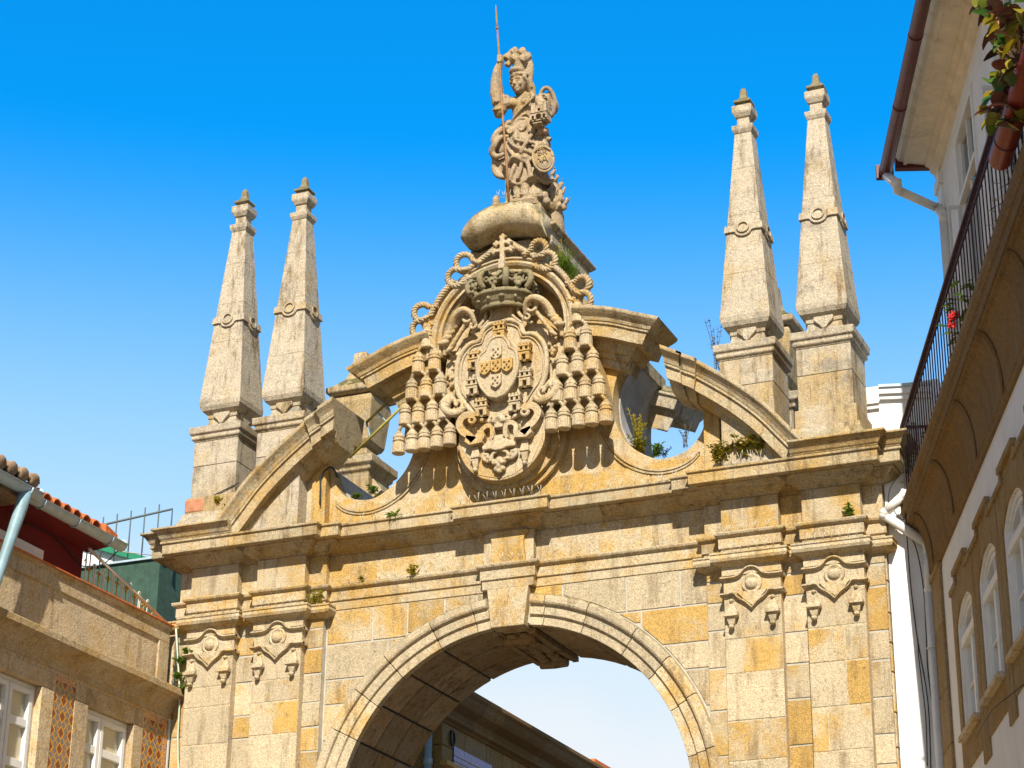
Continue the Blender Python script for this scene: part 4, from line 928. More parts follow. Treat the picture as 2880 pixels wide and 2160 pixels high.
for q in range(12): m.tube([(.14,.2,15.62-.035*q),(.20,.19,15.60-.035*q),(.235,.24,15.58-.035*q)],.010,5,t)
# rocky ground, scrolls at its ends
m.loft([oval(.10,.42,13.30,.40,.34,28,0,.04,5),oval(.10,.42,13.38,.42,.36,28,1,.05,5),oval(.09,.40,13.45,.34,.27,28,1,.06,6)],t,True)
for c,r in (((-.29,.22,13.50),(.05,.06,.09)),((-.27,.2,13.42),(.07,.07,.06)),((.44,.2,13.43),(.055,.06,.07)),((.46,.22,13.35),(.06,.06,.06)),((.40,.14,13.40),(.05,.05,.04))): m.ell(c,r,tone=t)
m.build('figure',SM,st,remesh=.0105)
# castle in her hand
m=MB(); y0,y1=-.03,.13; tt=(.12,1.1,.3)
m.box(.31,.565,y0+.02,y1,14.50,14.515,tt)
for a,b in ((.315,.335),(.37,.395),(.475,.50),(.535,.56)): m.box(a,b,y0,y1,14.515,14.60,tt)
for a,b in ((.335,.37),(.395,.475),(.50,.535)):
    w=(b-a)/2; m.prism([(a,14.62)]+[(a+w-w*math.cos(x),14.56+min(w,.035)*math.sin(x)) for x in [PI*i/8 for i in range(9)]]+[(b,14.62)],y0,y1,tt); m.box(a,b,y0+.07,y1,14.515,14.6,tt)
m.box(.31,.565,y0-.01,y1,14.612,14.628,tt); m.box(.325,.385,y0,y1,14.63,14.75,tt); m.box(.49,.55,y0,y1,14.63,14.75,tt); m.box(.385,.42,y0+.012,y1,14.63,14.72,tt); m.box(.455,.49,y0+.012,y1,14.63,14.72,tt)
m.prism([(.42,14.63),(.42,14.66)]+[(.4375-.0175*math.cos(x),14.665+.0175*math.sin(x)) for x in [PI*i/6 for i in range(7)]]+[(.455,14.63),(.455,14.72),(.42,14.72)],y0+.03,y1,tt)
m.box(.42,.455,y0+.012,y1,14.685,14.72,tt)
for a in (.325,.347,.369,.49,.512,.534): m.box(a,a+.015,y0,y1,14.75,14.775,tt)
for a in (.39,.415,.44,.465): m.box(a,a+.014,y0+.012,y1,14.72,14.742,tt)
m.box(.405,.47,y0+.05,y1,14.72,14.80,tt); 
for a in (.405,.428,.451): m.box(a,a+.014,y0+.05,y1,14.80,14.82,tt)
m.build('castle_model',SM,st,bevel=.003)
# shield with carved letters
SC0=Vc((.475,.06,13.93)); SR=Matrix.Rotation(R_(22),3,'Z')@Matrix.Rotation(R_(-8),3,'Y')@Matrix.Rotation(R_(-6),3,'X')
m=MB(); loops=[]
for k in range(7):
    q=1-k/6.; loops.append([SC0+SR@Vc((.135*max(q,.02)*math.cos(a),-.055*(1-q*q),.20*max(q,.02)*math.sin(a)*(1.0 if math.sin(a)>0 else 1.08))) for a in [2*PI*i/32 for i in range(32)]])
m.loft(loops,t,True); m.loft([[p+SR@Vc((0,.04,0)) for p in loops[0]],loops[0]],t)
for f,r in ((1.02,.020),(.86,.009)): m.tube([SC0+SR@Vc((.135*f*math.cos(a),-.055*(1-f*f)-.006,.20*f*math.sin(a)*(1.0 if math.sin(a)>0 else 1.08))) for a in [2*PI*i/40 for i in range(41)]],r,7,t)
m.tube([SC0+SR@Vc(p) for p in ((-.1,-.03,.10),(-.03,-.06,.145),(.05,-.05,.15),(.11,-.02,.09))],.016,6,t)
sh=m.build('shield',SM,st)
def strokes(name,L,par,r=.0065):
    m=MB()
    for l in L: m.tube([SC0+SR@Vc((x*1.15,-.050*(1-(x/.135)**2-(z/.21)**2)-.010,z*1.15)) for x,z in smooth_poly(l,3)],r,6,(.1,.62,.3))
    return m.build(name,SM,par)
strokes('lettering',[[(-.055,.02),(-.055,.10)],[(-.055,.10),(-.02,.095),(-.03,.062),(-.055,.06)],[(-.055,.06),(-.012,.05),(-.025,.022),(-.055,.02)],[(.005,.02),(.005,.10)],[(.005,.10),(.045,.09),(.035,.062),(.005,.06)],[(.02,.06),(.05,.022)],
  [(-.07,-.02),(-.05,-.03),(-.045,-.07)],[(-.045,-.07),(-.03,-.055)],[(-.02,-.085),(.015,.0),(.045,-.085)],[(-.008,-.055),(.033,-.055)]],sh)
# flames of carved feathers behind her
m=MB(); rnd=random.Random(4)
for tip,base,w in (((.44,.52,14.02),(.36,.5,13.5),.06),((.49,.5,13.88),(.40,.5,13.45),.06),((.57,.5,13.80),(.44,.52,13.42),.05),((.61,.5,13.66),(.46,.54,13.40),.05),((.69,.48,13.47),(.47,.55,13.33),.05),((.53,.44,13.62),(.42,.46,13.35),.05),((.60,.44,13.50),(.45,.48,13.33),.045),((.47,.4,13.75),(.40,.44,13.45),.05)):
    b,e=Vc(base),Vc(tip); d=e-b
    pts=smooth_poly([tuple(b),tuple(b+d*.4+Vc((.04,-.02,-.03))),tuple(b+d*.8+Vc((.0,0,.0))),tuple(e+Vc((.025,-.02,.0)))],4)
    m.tube(pts,[w*(1-.80*k/12)+.012*math.sin(k*1.7) for k in range(13)],8,t)
    for q in range(3): p=b+d*(.3+.25*q); m.ell(p+Vc((rnd.uniform(-.04,.04),-.03,rnd.uniform(-.03,.03))),(.022,.025,.06),Matrix.Rotation(rnd.uniform(0,.8),3,'Y'),nu=8,nv=6,tone=t)
m.loft([oval(.40,.6,13.05,.16,.2),oval(.41,.58,13.3,.15,.18),oval(.42,.52,13.5,.10,.1)],t,True)
m.build('flames',SM,st,remesh=.0115)
# lance
m=MB(); a,b=Vc((-.265,.05,16.56)),Vc((-.03,.06,13.36))
def LP(f,dx=0): p=a.lerp(b,f); return (p.x+dx,p.y,p.z)
m.tube([LP(0),LP(.02),LP(.06),LP(.10),LP(.115)],[.003,.010,.015,.011,.016],8); m.tube([LP(.115),LP(.13)],.02,8); m.tube([LP(.13),LP(.3,.002),LP(.55,-.006),LP(.8,.006),LP(1)],[.013,.014,.016,.017,.018],8)
tag(m.build('lance',M_['iron']),'rusty iron lance in the raised fist of the statue, its tip highest of all','lance')
# ================================================================ GROUND
m=MB(); m.add([(-600,-600,GZ),(600,-600,GZ),(600,900,GZ),(-600,900,GZ)],[(0,1,2,3)])
t=NT('granite_setts'); p=t.pos(); br=t.n('ShaderNodeTexBrick'); br.inputs['Scale'].default_value=1; br.inputs['Brick Width'].default_value=.22; br.inputs['Row Height'].default_value=.12; br.inputs['Mortar Size'].default_value=.008
for k,v in (('Color1',(.22,.18,.12,1)),('Color2',(.16,.13,.09,1)),('Mortar',(.07,.06,.05,1))): br.inputs[k].default_value=v
t.l(p,br.inputs['Vector']); g=m.build('ground',t.fin(t.mix(1.,br.outputs['Color'],t.rng_col(t.noise(p,3,5),.3,.7,.8,1.2),'MULTIPLY'),.85,.3)); g['kind']='structure'
for k,v in ZK.items(): pass
ZK.update({'y1':(0,1280,.25316),'y2':(0,1740,.25316),'r3':(2480,0,.30143),'r4':(2480,460,.30143),'r5':(2480,1160,.30143),'r6':(2480,1660,.30143),'h':(1160,1960,.24412)})
# ================================================================ materials of the houses
M_['white']=plain('white_paint',(.80,.79,.76),.5,.05,8,dirt=(.55,.52,.47),dirtamt=.25)
M_['plaster']=plain('white_plaster',(.82,.81,.80),.85,.06,3,dirt=(.60,.57,.53),dirtamt=.35,dscale=1.6)
M_['red']=plain('red_plaster',(.15,.006,.008),.8,.18,4)
M_['green']=plain('green_render',(.045,.095,.07),.9,.3,9,dirt=(.03,.055,.045),dirtamt=.6)
M_['zinc']=plain('zinc',(.42,.54,.62),.5,.12,8,metal=.0,dirt=(.35,.35,.35))
M_['bluepipe']=plain('blue_grey_paint',(.22,.34,.39),.5,.2,6,dirt=(.20,.24,.26))
M_['tile']=plain('terracotta',(.55,.15,.04),.8,.3,11,dirt=(.26,.09,.04),dirtamt=.4)
M_['oldtile']=plain('old_terracotta',(.30,.20,.12),.9,.4,13,dirt=(.12,.12,.06),dirtamt=.75,dscale=7)
M_['gutterred']=plain('brown_red_paint',(.11,.014,.008),.45,.35,7,dirt=(.10,.05,.04),dirtamt=.6,dscale=6)
M_['planter']=plain('red_planter_paint',(.22,.028,.010),.45,.25,7,dirt=(.16,.04,.03),dirtamt=.5,dscale=6)
M_['cream']=plain('cream_paint',(.84,.73,.55),.75,.12,4,dirt=(.40,.33,.22),dirtamt=.45,dscale=2)
M_['ironred']=plain('dark_red_iron',(.06,.018,.018),.55,.3,18)
M_['darkrail']=plain('dark_rail',(.10,.13,.14),.6,.1,10)
M_['dark']=plain('dark_room',(.03,.03,.032),.6,.2)
M_['handrail']=plain('off_white_rail',(.70,.64,.52),.6,.12,10)
M_['gold']=plain('old_gold_paint',(.50,.30,.05),.6,.2,14)
M_['cablegreen']=plain('pale_green_cable',(.50,.58,.44),.6,.1)
M_['pipewhite']=plain('white_pipe',(.78,.75,.70),.4,.06,7,dirt=(.55,.50,.42),dirtamt=.3)
def glassmat(name,col,rough=.05):
    t=NT(name); t.b.inputs['Base Color'].default_value=(*col,1); t.b.inputs['Roughness'].default_value=rough; t.b.inputs['Specular IOR Level'].default_value=.9
    return t.m
M_['glass']=glassmat('window_glass',(.05,.07,.09))
t=NT('lace_curtain'); p=t.pos(); sx=t.n('ShaderNodeSeparateXYZ'); t.l(p,sx.inputs[0])
st_=t.math('SINE',t.math('MULTIPLY',sx.outputs['Y'],190.)); n_=t.noise(t.scale(p,(1,1,.5)),5,4)
M_['curtain']=t.fin(t.mix(t.rng(st_,-1,1,0,.45),t.mix(t.rng(n_,.35,.65),(.62,.52,.33),(.50,.48,.36)),(.38,.33,.22)),.12,.7)
# glazed tiles: brown lozenges in orange frames on a grey pattern
t=NT('azulejo'); p=t.pos(); sx=t.n('ShaderNodeSeparateXYZ'); t.l(p,sx.inputs[0])
def fr(v,o,s=.2):
    a=t.math('MULTIPLY',t.math('ADD',v,o),1/s); return t.math('ABSOLUTE',t.math('SUBTRACT',t.math('FRACT',a),.5))
u=fr(sx.outputs['Y'],10.02,.2); v=fr(sx.outputs['Z'],.01,.2); d=t.math('ADD',t.math('MULTIPLY',u,1.15),v)
pat=t.noise(p,60,3,.8,1.5); base=t.mix(t.rng(pat,.42,.6),(.30,.24,.16),(.08,.08,.10))
lat=t.math('LESS_THAN',t.math('ABSOLUTE',t.math('SUBTRACT',u,v)),.06)
c=t.mix(lat,base,(.62,.27,.03)); c=t.mix(t.math('LESS_THAN',d,.47),c,(.66,.30,.03)); c=t.mix(t.math('LESS_THAN',d,.33),c,t.mix(t.rng(pat,.4,.65),(.17,.035,.008),(.30,.07,.012)))
gr=t.math('MAXIMUM',u,v); c=t.mix(t.math('GREATER_THAN',gr,.488),c,(.25,.22,.18))
M_['azulejo']=t.fin(c,.25,.5)
t=NT('azulejo_border'); p=t.pos(); w=t.n('ShaderNodeTexNoise'); w.inputs['Scale'].default_value=28; w.inputs['Distortion'].default_value=2.5; t.l(p,w.inputs['Vector'])
M_['border']=t.fin(t.mix(t.rng(w.outputs['Fac'],.53,.58),(.66,.32,.04),(.10,.08,.30)),.25,.5)
# ================================================================ TOWNHOUSE ON THE LEFT
XL=-4.85; HS=M_['stone_house']
th=empty('townhouse',(-6.5,-6,GZ),'grainy brown stone townhouse with lozenge wall tiles and white windows left of the gate','townhouse')
m=MB(); m.box(-11,-5.02,-16,.08,GZ,7.0,(.3,.8,.2)); m.build('core_wall',HS,th)
# window rhythm along the facade (y of right edge of the opening), only the right-hand part is in view
wins=[(-1.80,-.76),(-3.86,-2.80),(-5.95,-4.9),(-8.0,-6.95)]
jamb=[(-.76,-.53),(-2.10,-1.80),(-2.80,-2.53),(-4.18,-3.86),(-4.90,-4.62),(-6.3,-5.95),(-6.95,-6.7)]
m=MB()
for a,b in jamb: m.box(-5.03,XL,a+.003,b-.003,GZ,6.355,blk_tone(.3))
for a,b in ((-2.10,-.53),(-4.18,-2.53),(-6.3,-4.62),(-8.2,-6.7)): m.box(-5.03,XL+.004,a,b,6.36,6.565,blk_tone(.25))
m.box(-5.03,XL-.012,-16,.08,6.565,6.64,blk_tone(.4))
m.build('window_surround',HS,th,bevel=.008)
for a,b in ((-.53,.06),(-2.53,-2.10),(-4.62,-4.18),(-6.7,-6.3)):
    m=MB(); m.box(-5.03,XL-.008,a+.002,b-.002,GZ,6.5,(.3,1,.1)); m.build('tile_panel',M_['azulejo'],th)
for a,b in ((-.53,.06),(-2.53,-2.10),(-4.62,-4.18),(-6.7,-6.3)):
    m=MB(); m.box(-5.03,XL-.004,a+.002,b-.002,6.5,6.575,(.3,1,.1))
    if b>0: m.box(-5.03,XL-.004,-.04,.058,GZ,6.5,(.3,1,.1))
    m.build('tile_border',M_['border'],th)
for (a,b) in wins[:3]:
    w=MB(); x0,x1=-5.02,-4.945; zt=6.355
    w.box(x0,x1,a,b,zt-.06,zt); w.box(x0,x1,a,a+.05,3.6,zt-.06); w.box(x0,x1,b-.05,b,3.6,zt-.06)
    mid=a+.42 if a>-2 else (a+b)/2
    for c,d in ((a+.055,mid-.006),(mid+.006,b-.055)):
        w.box(x0+.01,x1+.018,c,d,zt-.125,zt-.066); w.box(x0+.01,x1+.018,c,c+.065,3.6,zt-.125); w.box(x0+.01,x1+.018,d-.065,d,3.6,zt-.125)
        z=zt-.125
        for h in (.31,.40,.40,.40,.4,.4): z-=h; w.box(x0+.012,x1+.008,c+.065,d-.065,z-.10,z,None); z-=.10
    F=w.build('window',M_['white'],th,bevel=.006)
    q=MB(); q.box(-5.01,-4.985,a+.06,b-.06,3.6,6.25); q.build('pane',M_['curtain'],F)
# cornice: cove and ledge, then the parapet with its sunk panel
m=MB()
m.plan_sweep([(XL,-16),(XL,.16)],[(-.1,6.62),(.004,6.62),(.006,6.70),(.02,6.715),(.03,6.74),(.06,6.80),(.11,6.845),(.165,6.865),(.17,6.885),(.20,6.89),(.20,6.975),(.19,6.985),(.02,7.06),(-.1,7.06)],step=1.5,tone_fn=lambda:(random.uniform(.2,.5),random.uniform(.8,.95),random.random()))
m.build('cornice',HS,th,bevel=.006)
m=MB(); pt=(.25,1.05,.7)
m.box(-5.15,XL-.025,-16,-.06,7.0,7.83,pt); m.box(-5.15,XL+.0,-16,-.06,7.60,7.79,(.3,.95,.2)); m.box(-5.15,XL,-.31,-.06,7.02,7.60,pt)
m.plan_sweep([(XL-.005,-16),(XL-.005,-.05)],[(-.1,7.775),(.01,7.775),(.03,7.80),(.035,7.835),(-.1,7.835)],step=2)
m.build('parapet',HS,th,bevel=.006)
m=MB(); m.box(-5.15,XL+.045,-16,-.04,7.835,7.858); m.build('coping',M_['tile'],th,bevel=.004)
m=MB(); m.box(-5.6,-4.856,.078,.121,GZ,6.85); m.build('gap_wall',M_['plaster'],th)
m=MB(); m.box(-5.6,-4.86,.075,.12,6.85,7.84,(.1,1.05,.4)); m.build('gap_stone',HS,th)
# terrace railing with curled bars and a sloping white handrail
rl=empty('terrace_railing',(-4.93,-1.0,7.86),'ornate curled terrace railing under a sloping white handrail on the stone parapet','railing')
m=MB(); m.tube([(-4.93,-1.98,8.36),(-4.93,-.05,7.90)],.022,6); m.build('handrail',M_['handrail'],rl)
for k in range(9):
    y=-1.93+.215*k; zt=8.34-.238*(y+1.98)
    if zt<7.9: continue
    b=MB(); b.tube([(-4.93,y,7.858),(-4.93,y,zt)],.008,6); z=min(8.10,zt-.03)
    if k%1==0 and zt>8.0:
        b.box(-4.94,-4.92,y-.045,y+.045,z-.010,z+.010); b.box(-4.94,-4.92,y-.010,y+.010,z-.05,z+.035)
    B=b.build('bar',M_['gold'],rl)
    if zt>8.0:
        c=MB()
        for s in (-1,1): c.tube(smooth_poly([(-4.93,y+s*.09,7.858),(-4.93,y+s*.09,z+.02),(-4.93,y+s*.075,z+.075),(-4.93,y+s*.105,z+.10),(-4.93,y+s*.12,z+.07)],3),.008,6)
        c.build('curl',M_['handrail'],B)
# ================================================================ RED HOUSE SET BACK ABOVE THE PARAPET
rh=empty('red_house',(-6.5,-5,7.0),'dark red top storey with orange roof tiles and grey gutter above the stone parapet','house')
m=MB(); m.box(-9,-5.12,-12,-1.83,6.95,8.42); m.build('wall',M_['red'],rh)
m=MB(); m.add([(-5.12,-12,8.40),(-5.12,-1.75,8.40),(-4.80,-1.62,8.50),(-4.80,-12,8.50),(-5.12,-12,8.47),(-5.12,-1.75,8.47),(-4.80,-1.62,8.53),(-4.80,-12,8.53)],[(0,1,2,3),(7,6,5,4),(0,4,5,1),(1,5,6,2),(2,6,7,3),(3,7,4,0)]); m.build('eaves',M_['red'],rh)
m=MB(); n=10
def gutter(m,y0,y1,x,z,r,th=.012):
    L0=[]
    pr=[(r*math.cos(a),r*math.sin(a)) for a in [PI+PI*k/n for k in range(n+1)]]+[((r-th)*math.cos(a),(r-th)*math.sin(a)) for a in [2*PI-PI*k/n for k in range(n+1)]]
    m.loft([[(x+a,y,z+b) for a,b in pr] for y in (y0,y1)],None,True)
    m.tube([(x+r,y0,z+.005),(x+r,y1,z+.005)],.012,6)
gutter(m,-12,-1.47,-4.78,8.54,.085)
for y in (-3.3,-2.55,-1.8): m.tube([(-4.78+.092*math.cos(a),y,8.54+.092*math.sin(a)) for a in [PI+PI*k/10 for k in range(11)]],.008,5)
m.lathe((-4.78,-1.475,8.54),[(.002,0),(.082,0),(.082,.01),(.002,.01)],16,axis=(0,1,0)); m.build('gutter',M_['zinc'],rh)
m=MB()
for k in range(46):
    y=-2.18-.215*k
    if y<-12: break
    pts=[];N=8
    for (x,z) in ((-4.70,8.575),(-5.1,8.72),(-5.6,8.90),(-7.4,9.55)):
        pts.append([(x,y+.106*math.cos(a),z-.035+.112*math.sin(a)) for a in [PI*j/N for j in range(N+1)]]+[(x,y+.088*math.cos(a),z-.035+.092*math.sin(a)) for a in [PI-PI*j/N for j in range(N+1)]])
    m.loft(pts,(.3,1,random.random()),True)
m.add([(-4.72,-12,8.53),(-4.72,-1.75,8.53),(-7.4,-1.75,9.50),(-7.4,-12,9.50)],[(0,1,2,3)])
m.loft([[(x,y,z) for x,y,z in ((-4.7,-1.98,8.56),(-4.7,-1.72,8.52),(-4.7,-1.70,8.60),(-4.7,-1.97,8.66))],[(-7.4,-1.98,9.5),(-7.4,-1.72,9.46),(-7.4,-1.70,9.54),(-7.4,-1.97,9.6)]]); m.build('roof_tiles',M_['tile'],rh)
w=MB(); x=-5.115
for a,b,c,d in ((-4.4,-2.72,8.06,8.12),(-4.4,-2.72,7.2,7.26),(-2.78,-2.72,7.26,8.06),(-3.60,-3.46,7.26,8.06)): w.box(x-.03,x+.04,a,b,c,d)
for a,b in ((-3.46,-2.78),(-4.4,-3.6)):
    for c in ((a+.005,b-.005,7.99,8.055),(a+.005,a+.07,7.3,7.99),(b-.07,b-.005,7.3,7.99)): w.box(x-.02,x+.055,*c)
F=w.build('window',M_['white'],rh,bevel=.006); q=MB(); q.box(x-.03,x+.012,-3.4,-2.84,7.25,8.0); q.box(x-.03,x+.012,-4.35,-3.66,7.25,8.0); q.build('pane',glassmat('sky_glass',(.02,.10,.30)),F)
c=MB(); c.tube(smooth_poly([(-4.80,-1.50,8.48),(-4.95,-1.62,8.26),(-5.08,-1.86,8.18),(-5.10,-2.0,8.22),(-5.10,-2.5,8.38),(-5.10,-3.2,8.36)],5),.008,5); tag(c.build('cable',M_['black']),'thin black cable drooping from the end of the grey gutter across the red wall','cable')
# nearer neighbour with mossy tiles, zinc gutter and blue-grey downpipe
nh=empty('tiled_house',(-5.5,-8,7.2),'neighbouring house end with mossy old roof tiles over a grey gutter at the left edge','house')
m=MB(); gutter(m,-12,-3.60,-4.60,8.50,.09); m.lathe((-4.60,-3.605,8.50),[(.002,0),(.088,0),(.088,.01),(.002,.01)],16,axis=(0,1,0)); m.tube([(-4.60+.1*math.cos(a),-3.84,8.50+.1*math.sin(a)) for a in [PI*.9+PI*1.1*k/12 for k in range(13)]],.014,6); m.build('gutter',M_['zinc'],nh)
m=MB()
for k in range(18):
    y=-3.74-.225*k; pts=[];N=8
    for (x,z) in ((-4.56,8.64),(-5.0,8.80),(-7.0,9.5)):
        pts.append([(x,y+.105*math.cos(a),z-.02+.095*math.sin(a)) for a in [PI*j/N for j in range(N+1)]]+[(x,y+.08*math.cos(a),z-.02+.07*math.sin(a)) for a in [PI-PI*j/N for j in range(N+1)]])
    m.loft(pts,None,True); m.lathe((-4.56,y,8.625),[(.01,0),(.09,0),(.1,.03)],10,axis=(-1,0,.3))
m.add([(-4.6,-12,8.56),(-4.6,-3.62,8.56),(-7,-3.62,9.4),(-7,-12,9.4)],[(0,1,2,3)]); m.build('roof_tiles',M_['oldtile'],nh)
m=MB(); m.box(-7,-4.70,-12,-3.66,8.40,8.50); m.build('eaves',M_['oldtile'],nh)
m=MB(); m.box(-7,-5.17,-12,-4.75,7.86,8.42); m.build('wall',M_['red'],nh)
m=MB(); m.tube([(-4.60,-3.86,8.45),(-4.60,-3.90,8.25),(-4.60,-4.06,7.75),(-4.60,-4.30,7.0),(-4.60,-4.34,6.8),(-4.60,-4.34,GZ)],[.085,.078,.066,.06,.058,.058],14); m.build('downpipe',M_['bluepipe'],nh)
# green house behind, with its plain roof railing
gh=empty('green_house',(-7.5,2.5,GZ),'dark green rendered house wall between the red storey and the gate','house')
m=MB(); m.box(-16,-6.12,1.5,9,GZ,9.43); m.build('wall',M_['green'],gh); m=MB(); m.box(-16,-6.08,1.46,1.56,9.43,9.46); m.build('coping',M_['zinc'],gh)
rr=empty('roof_railing',(-7,1.52,9.46),'plain dark roof railing of thin upright bars against the sky on the green house','railing')
m=MB(); m.tube([(-12,1.52,9.70),(-5.99,1.52,10.18),(-5.99,1.52,9.46)],.019,6); m.build('top_rail',M_['darkrail'],rr)
for k in range(19):
    x=-6.22-.24*k; b=MB(); b.tube([(x,1.52,9.45),(x,1.52,10.18+.08*(x+5.99)+.12)],.0115,5); b.build('bar',M_['darkrail'],rr)
gs=empty('roof_shed',(-7,3.2,9.4),'pale roof shed edged in green behind the roof railing','shed')
m=MB(); m.prism([(-8.6,9.4),(-6.9,9.4),(-6.9,9.72),(-8.6,10.35)],2.6,4.5); m.build('wall',M_['plaster'],gs); m=MB(); m.prism([(-8.6,10.35),(-6.85,9.70),(-6.85,9.80),(-8.6,10.46)],2.5,4.6); m.build('roof',plain('green_trim',(.02,.22,.12),.6,.1),gs)
c=MB(); c.tube([tuple(at('y2',a,b,Y)) for a,b,Y in ((1955,110,-.02),(1970,350,.02),(1985,600,.05),(1995,800,.03),(1992,1000,.06),(1975,1300,.06),(1980,1659,.06),(1975,2300,.06))],.014,6); tag(c.build('cable',M_['cablegreen']),'pale green cable hanging down the white gap between townhouse and gate','cable')
# ================================================================ HOUSE SEEN THROUGH THE ARCH
bh=empty('corner_house',(-5,12,GZ),'stone house with deep mossy cornice and blue tile panel seen through the arch','house'); XB=-2.9
m=MB(); m.box(-9,XB-.02,4.44,40,GZ,7.45,(.3,.7,.3)); z=7.43; k=0
while z>4.5:
    h=.36+.08*(k%2); y=4.42
    while y<30:
        w=random.uniform(.5,1.1); m.box(XB-.1,XB,y+.008,y+w-.008,z-h+.008,z-.008,(random.uniform(.1,.8),random.uniform(.75,1.0),random.random())); y+=w
    m.box(-3.9,XB-.002,4.42,4.5,z-h+.008,z-.008,(.8,1.05,random.random())); z-=h; k+=1
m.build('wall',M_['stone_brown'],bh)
m=MB(); m.plan_sweep([(-9,4.42),(XB,4.42),(XB,40)],[(-.1,7.40),(.03,7.40),(.05,7.43),(.12,7.45),(.13,7.50),(.10,7.51),(.10,7.60),(.26,7.66),(.30,7.72),(.32,7.80),(.36,7.84),(.36,7.90),(-.1,7.95)],step=.8,tone_fn=lambda:(random.uniform(.1,.9),random.uniform(.7,1.05),random.random())); m.build('cornice',M_['stone_dark_shaded'],bh,bevel=.008)
m=MB(); m.box(-8.9,XB+.2,4.3,40,7.95,8.0,(.3,.5,.2)); m.build('roof_edge',M_['oldtile'],bh)
m=MB(); m.box(XB-.05,XB+.02,4.80,6.2,6.35,7.12); m.build('tile_sign',plain('blue_tiles',(.12,.13,.42),.3,.55,9,dirt=(.36,.20,.30),dirtamt=.6,dscale=9),bh)
m=MB(); 
for z in (6.9,6.98): m.box(XB,XB+.03,4.8,6.2,z,z+.012)
m.build('sign_line',plain('pink_line',(.55,.36,.30),.6,.1),bh)
m=MB(); m.box(XB-.02,XB+.10,4.40,30,6.76,6.83,(.9,1.1,.3)); m.build('string_course',M_['stone'],bh,bevel=.008)
for y in (4.72,7.9):
    m=MB(); m.tube([(XB+.03,y+.07*math.cos(a),7.22+.11*math.sin(a)) for a in [2*PI*k/16 for k in range(17)]],.018,6); m.build('ring',M_['black'],bh)
for x,z in ((-3.08,7.38),(-3.62,7.38)):
    m=MB(); m.lathe((x,4.33,GZ),[(.055,0),(.055,8.25-.2),(.065,8.25-.2),(.065,8.32-.2),(.055,8.32-.2),(.055,9.15)],12)
    for zz in (8.05,8.55): m.lathe((x,4.33,GZ+zz),[(.055,0),(.068,.005),(.068,.10),(.055,.105)],12)
    m.build('downpipe',M_['zinc'],bh)
fh=empty('far_house',(-1.5,20,GZ),'far house end with an orange tiled roof low in the arch opening','house')
m=MB(); q=at('e',1330,1098,22); m.box(q.x-2.2,q.x+.55,21.6,26,GZ,q.z-.10); m.build('wall',M_['plaster'],fh); m=MB(); m.box(q.x-2.3,q.x+.65,21.5,26.1,q.z-.10,q.z+.03); m.build('roof',M_['tile'],fh)
# ================================================================ RIGHT-HAND HOUSE: facade runs along UU from the corner Q0, NN points into the street
UU=Vector((.342,-.94)).normalized(); NN=Vector((UU.y,-UU.x)); Q0=at('r6',500,300,.33).to_2d()
def RW(k,x,y,o):
    d=ray(k,x,y); q=Q0+NN*o; t_=((q-Vector(CAM_LOC).to_2d())@NN)/(d.to_2d()@NN) if False else ((q.x-CAM_LOC[0])*NN.x+(q.y-CAM_LOC[1])*NN.y)/(d.x*NN.x+d.y*NN.y)
    X=Vector(CAM_LOC)+d*t_; w=X.to_2d()-Q0; return w.x*UU.x+w.y*UU.y, X.z
def RP(s,o,z): p=Q0+UU*s+NN*o; return (p.x,p.y,z)
def rbox(m,s0,s1,o0,o1,z0,z1,tone=None): m.hexa([RP(s0,o1,z0),RP(s1,o1,z0),RP(s1,o0,z0),RP(s0,o0,z0),RP(s0,o1,z1),RP(s1,o1,z1),RP(s1,o0,z1),RP(s0,o0,z1)],tone)
def rprism(m,poly,o0,o1,tone=None):   # poly of (s,z)
    n=len(poly); m.add([RP(s,o1,z) for s,z in poly]+[RP(s,o0,z) for s,z in poly],[list(range(n)),list(range(2*n-1,n-1,-1))]+[((i+1)%n,i,n+i,n+(i+1)%n) for i in range(n)],tone)
def rsweep(m,s0,s1,prof,tone=None,step=2.):  # prof of (o,z)
    n=max(1,int((s1-s0)/step)); n_=len(prof)
    for i in range(n):
        a=s0+(s1-s0)*i/n; b=s0+(s1-s0)*(i+1)/n
        m.loft([[RP(a,o,z) for o,z in prof],[RP(b,o,z) for o,z in prof]],tone or (random.uniform(.1,.6),random.uniform(.85,1.05),random.random()))
rb=empty('balcony_house',(Q0.x+2,Q0.y-5,GZ),'tall white house with long iron balcony and stone framed windows along the right side','house')
SB=M_['stone_brown']; SE=26
Z_S=RW('rd',560,340,0)[1]            # foot of the balcony cove on the wall
O_B=.27; zb=RW('r5',250,1000,O_B)[1]; ztp=zb+.26
O_U=-.42
def holed(m,s0,s1,ob,of,z0,z1,holes):
    rbox(m,s0,s1,-9,ob,z0,z1)
    cur=s0
    for a,b,c,d in sorted(holes):
        rbox(m,cur,a,ob,of,z0,z1); rbox(m,a,b,ob,of,z0,c); rbox(m,a,b,ob,of,d,z1); cur=b
    rbox(m,cur,s1,ob,of,z0,z1)
s1,s2,s3=RW('r5',615,1630,.045)[0],RW('r5',768,1305,.045)[0],RW('r5',1025,750,.045)[0]
wr=RW('r6',1150,300,.04)[0]-RW('r6',885,300,.04)[0]

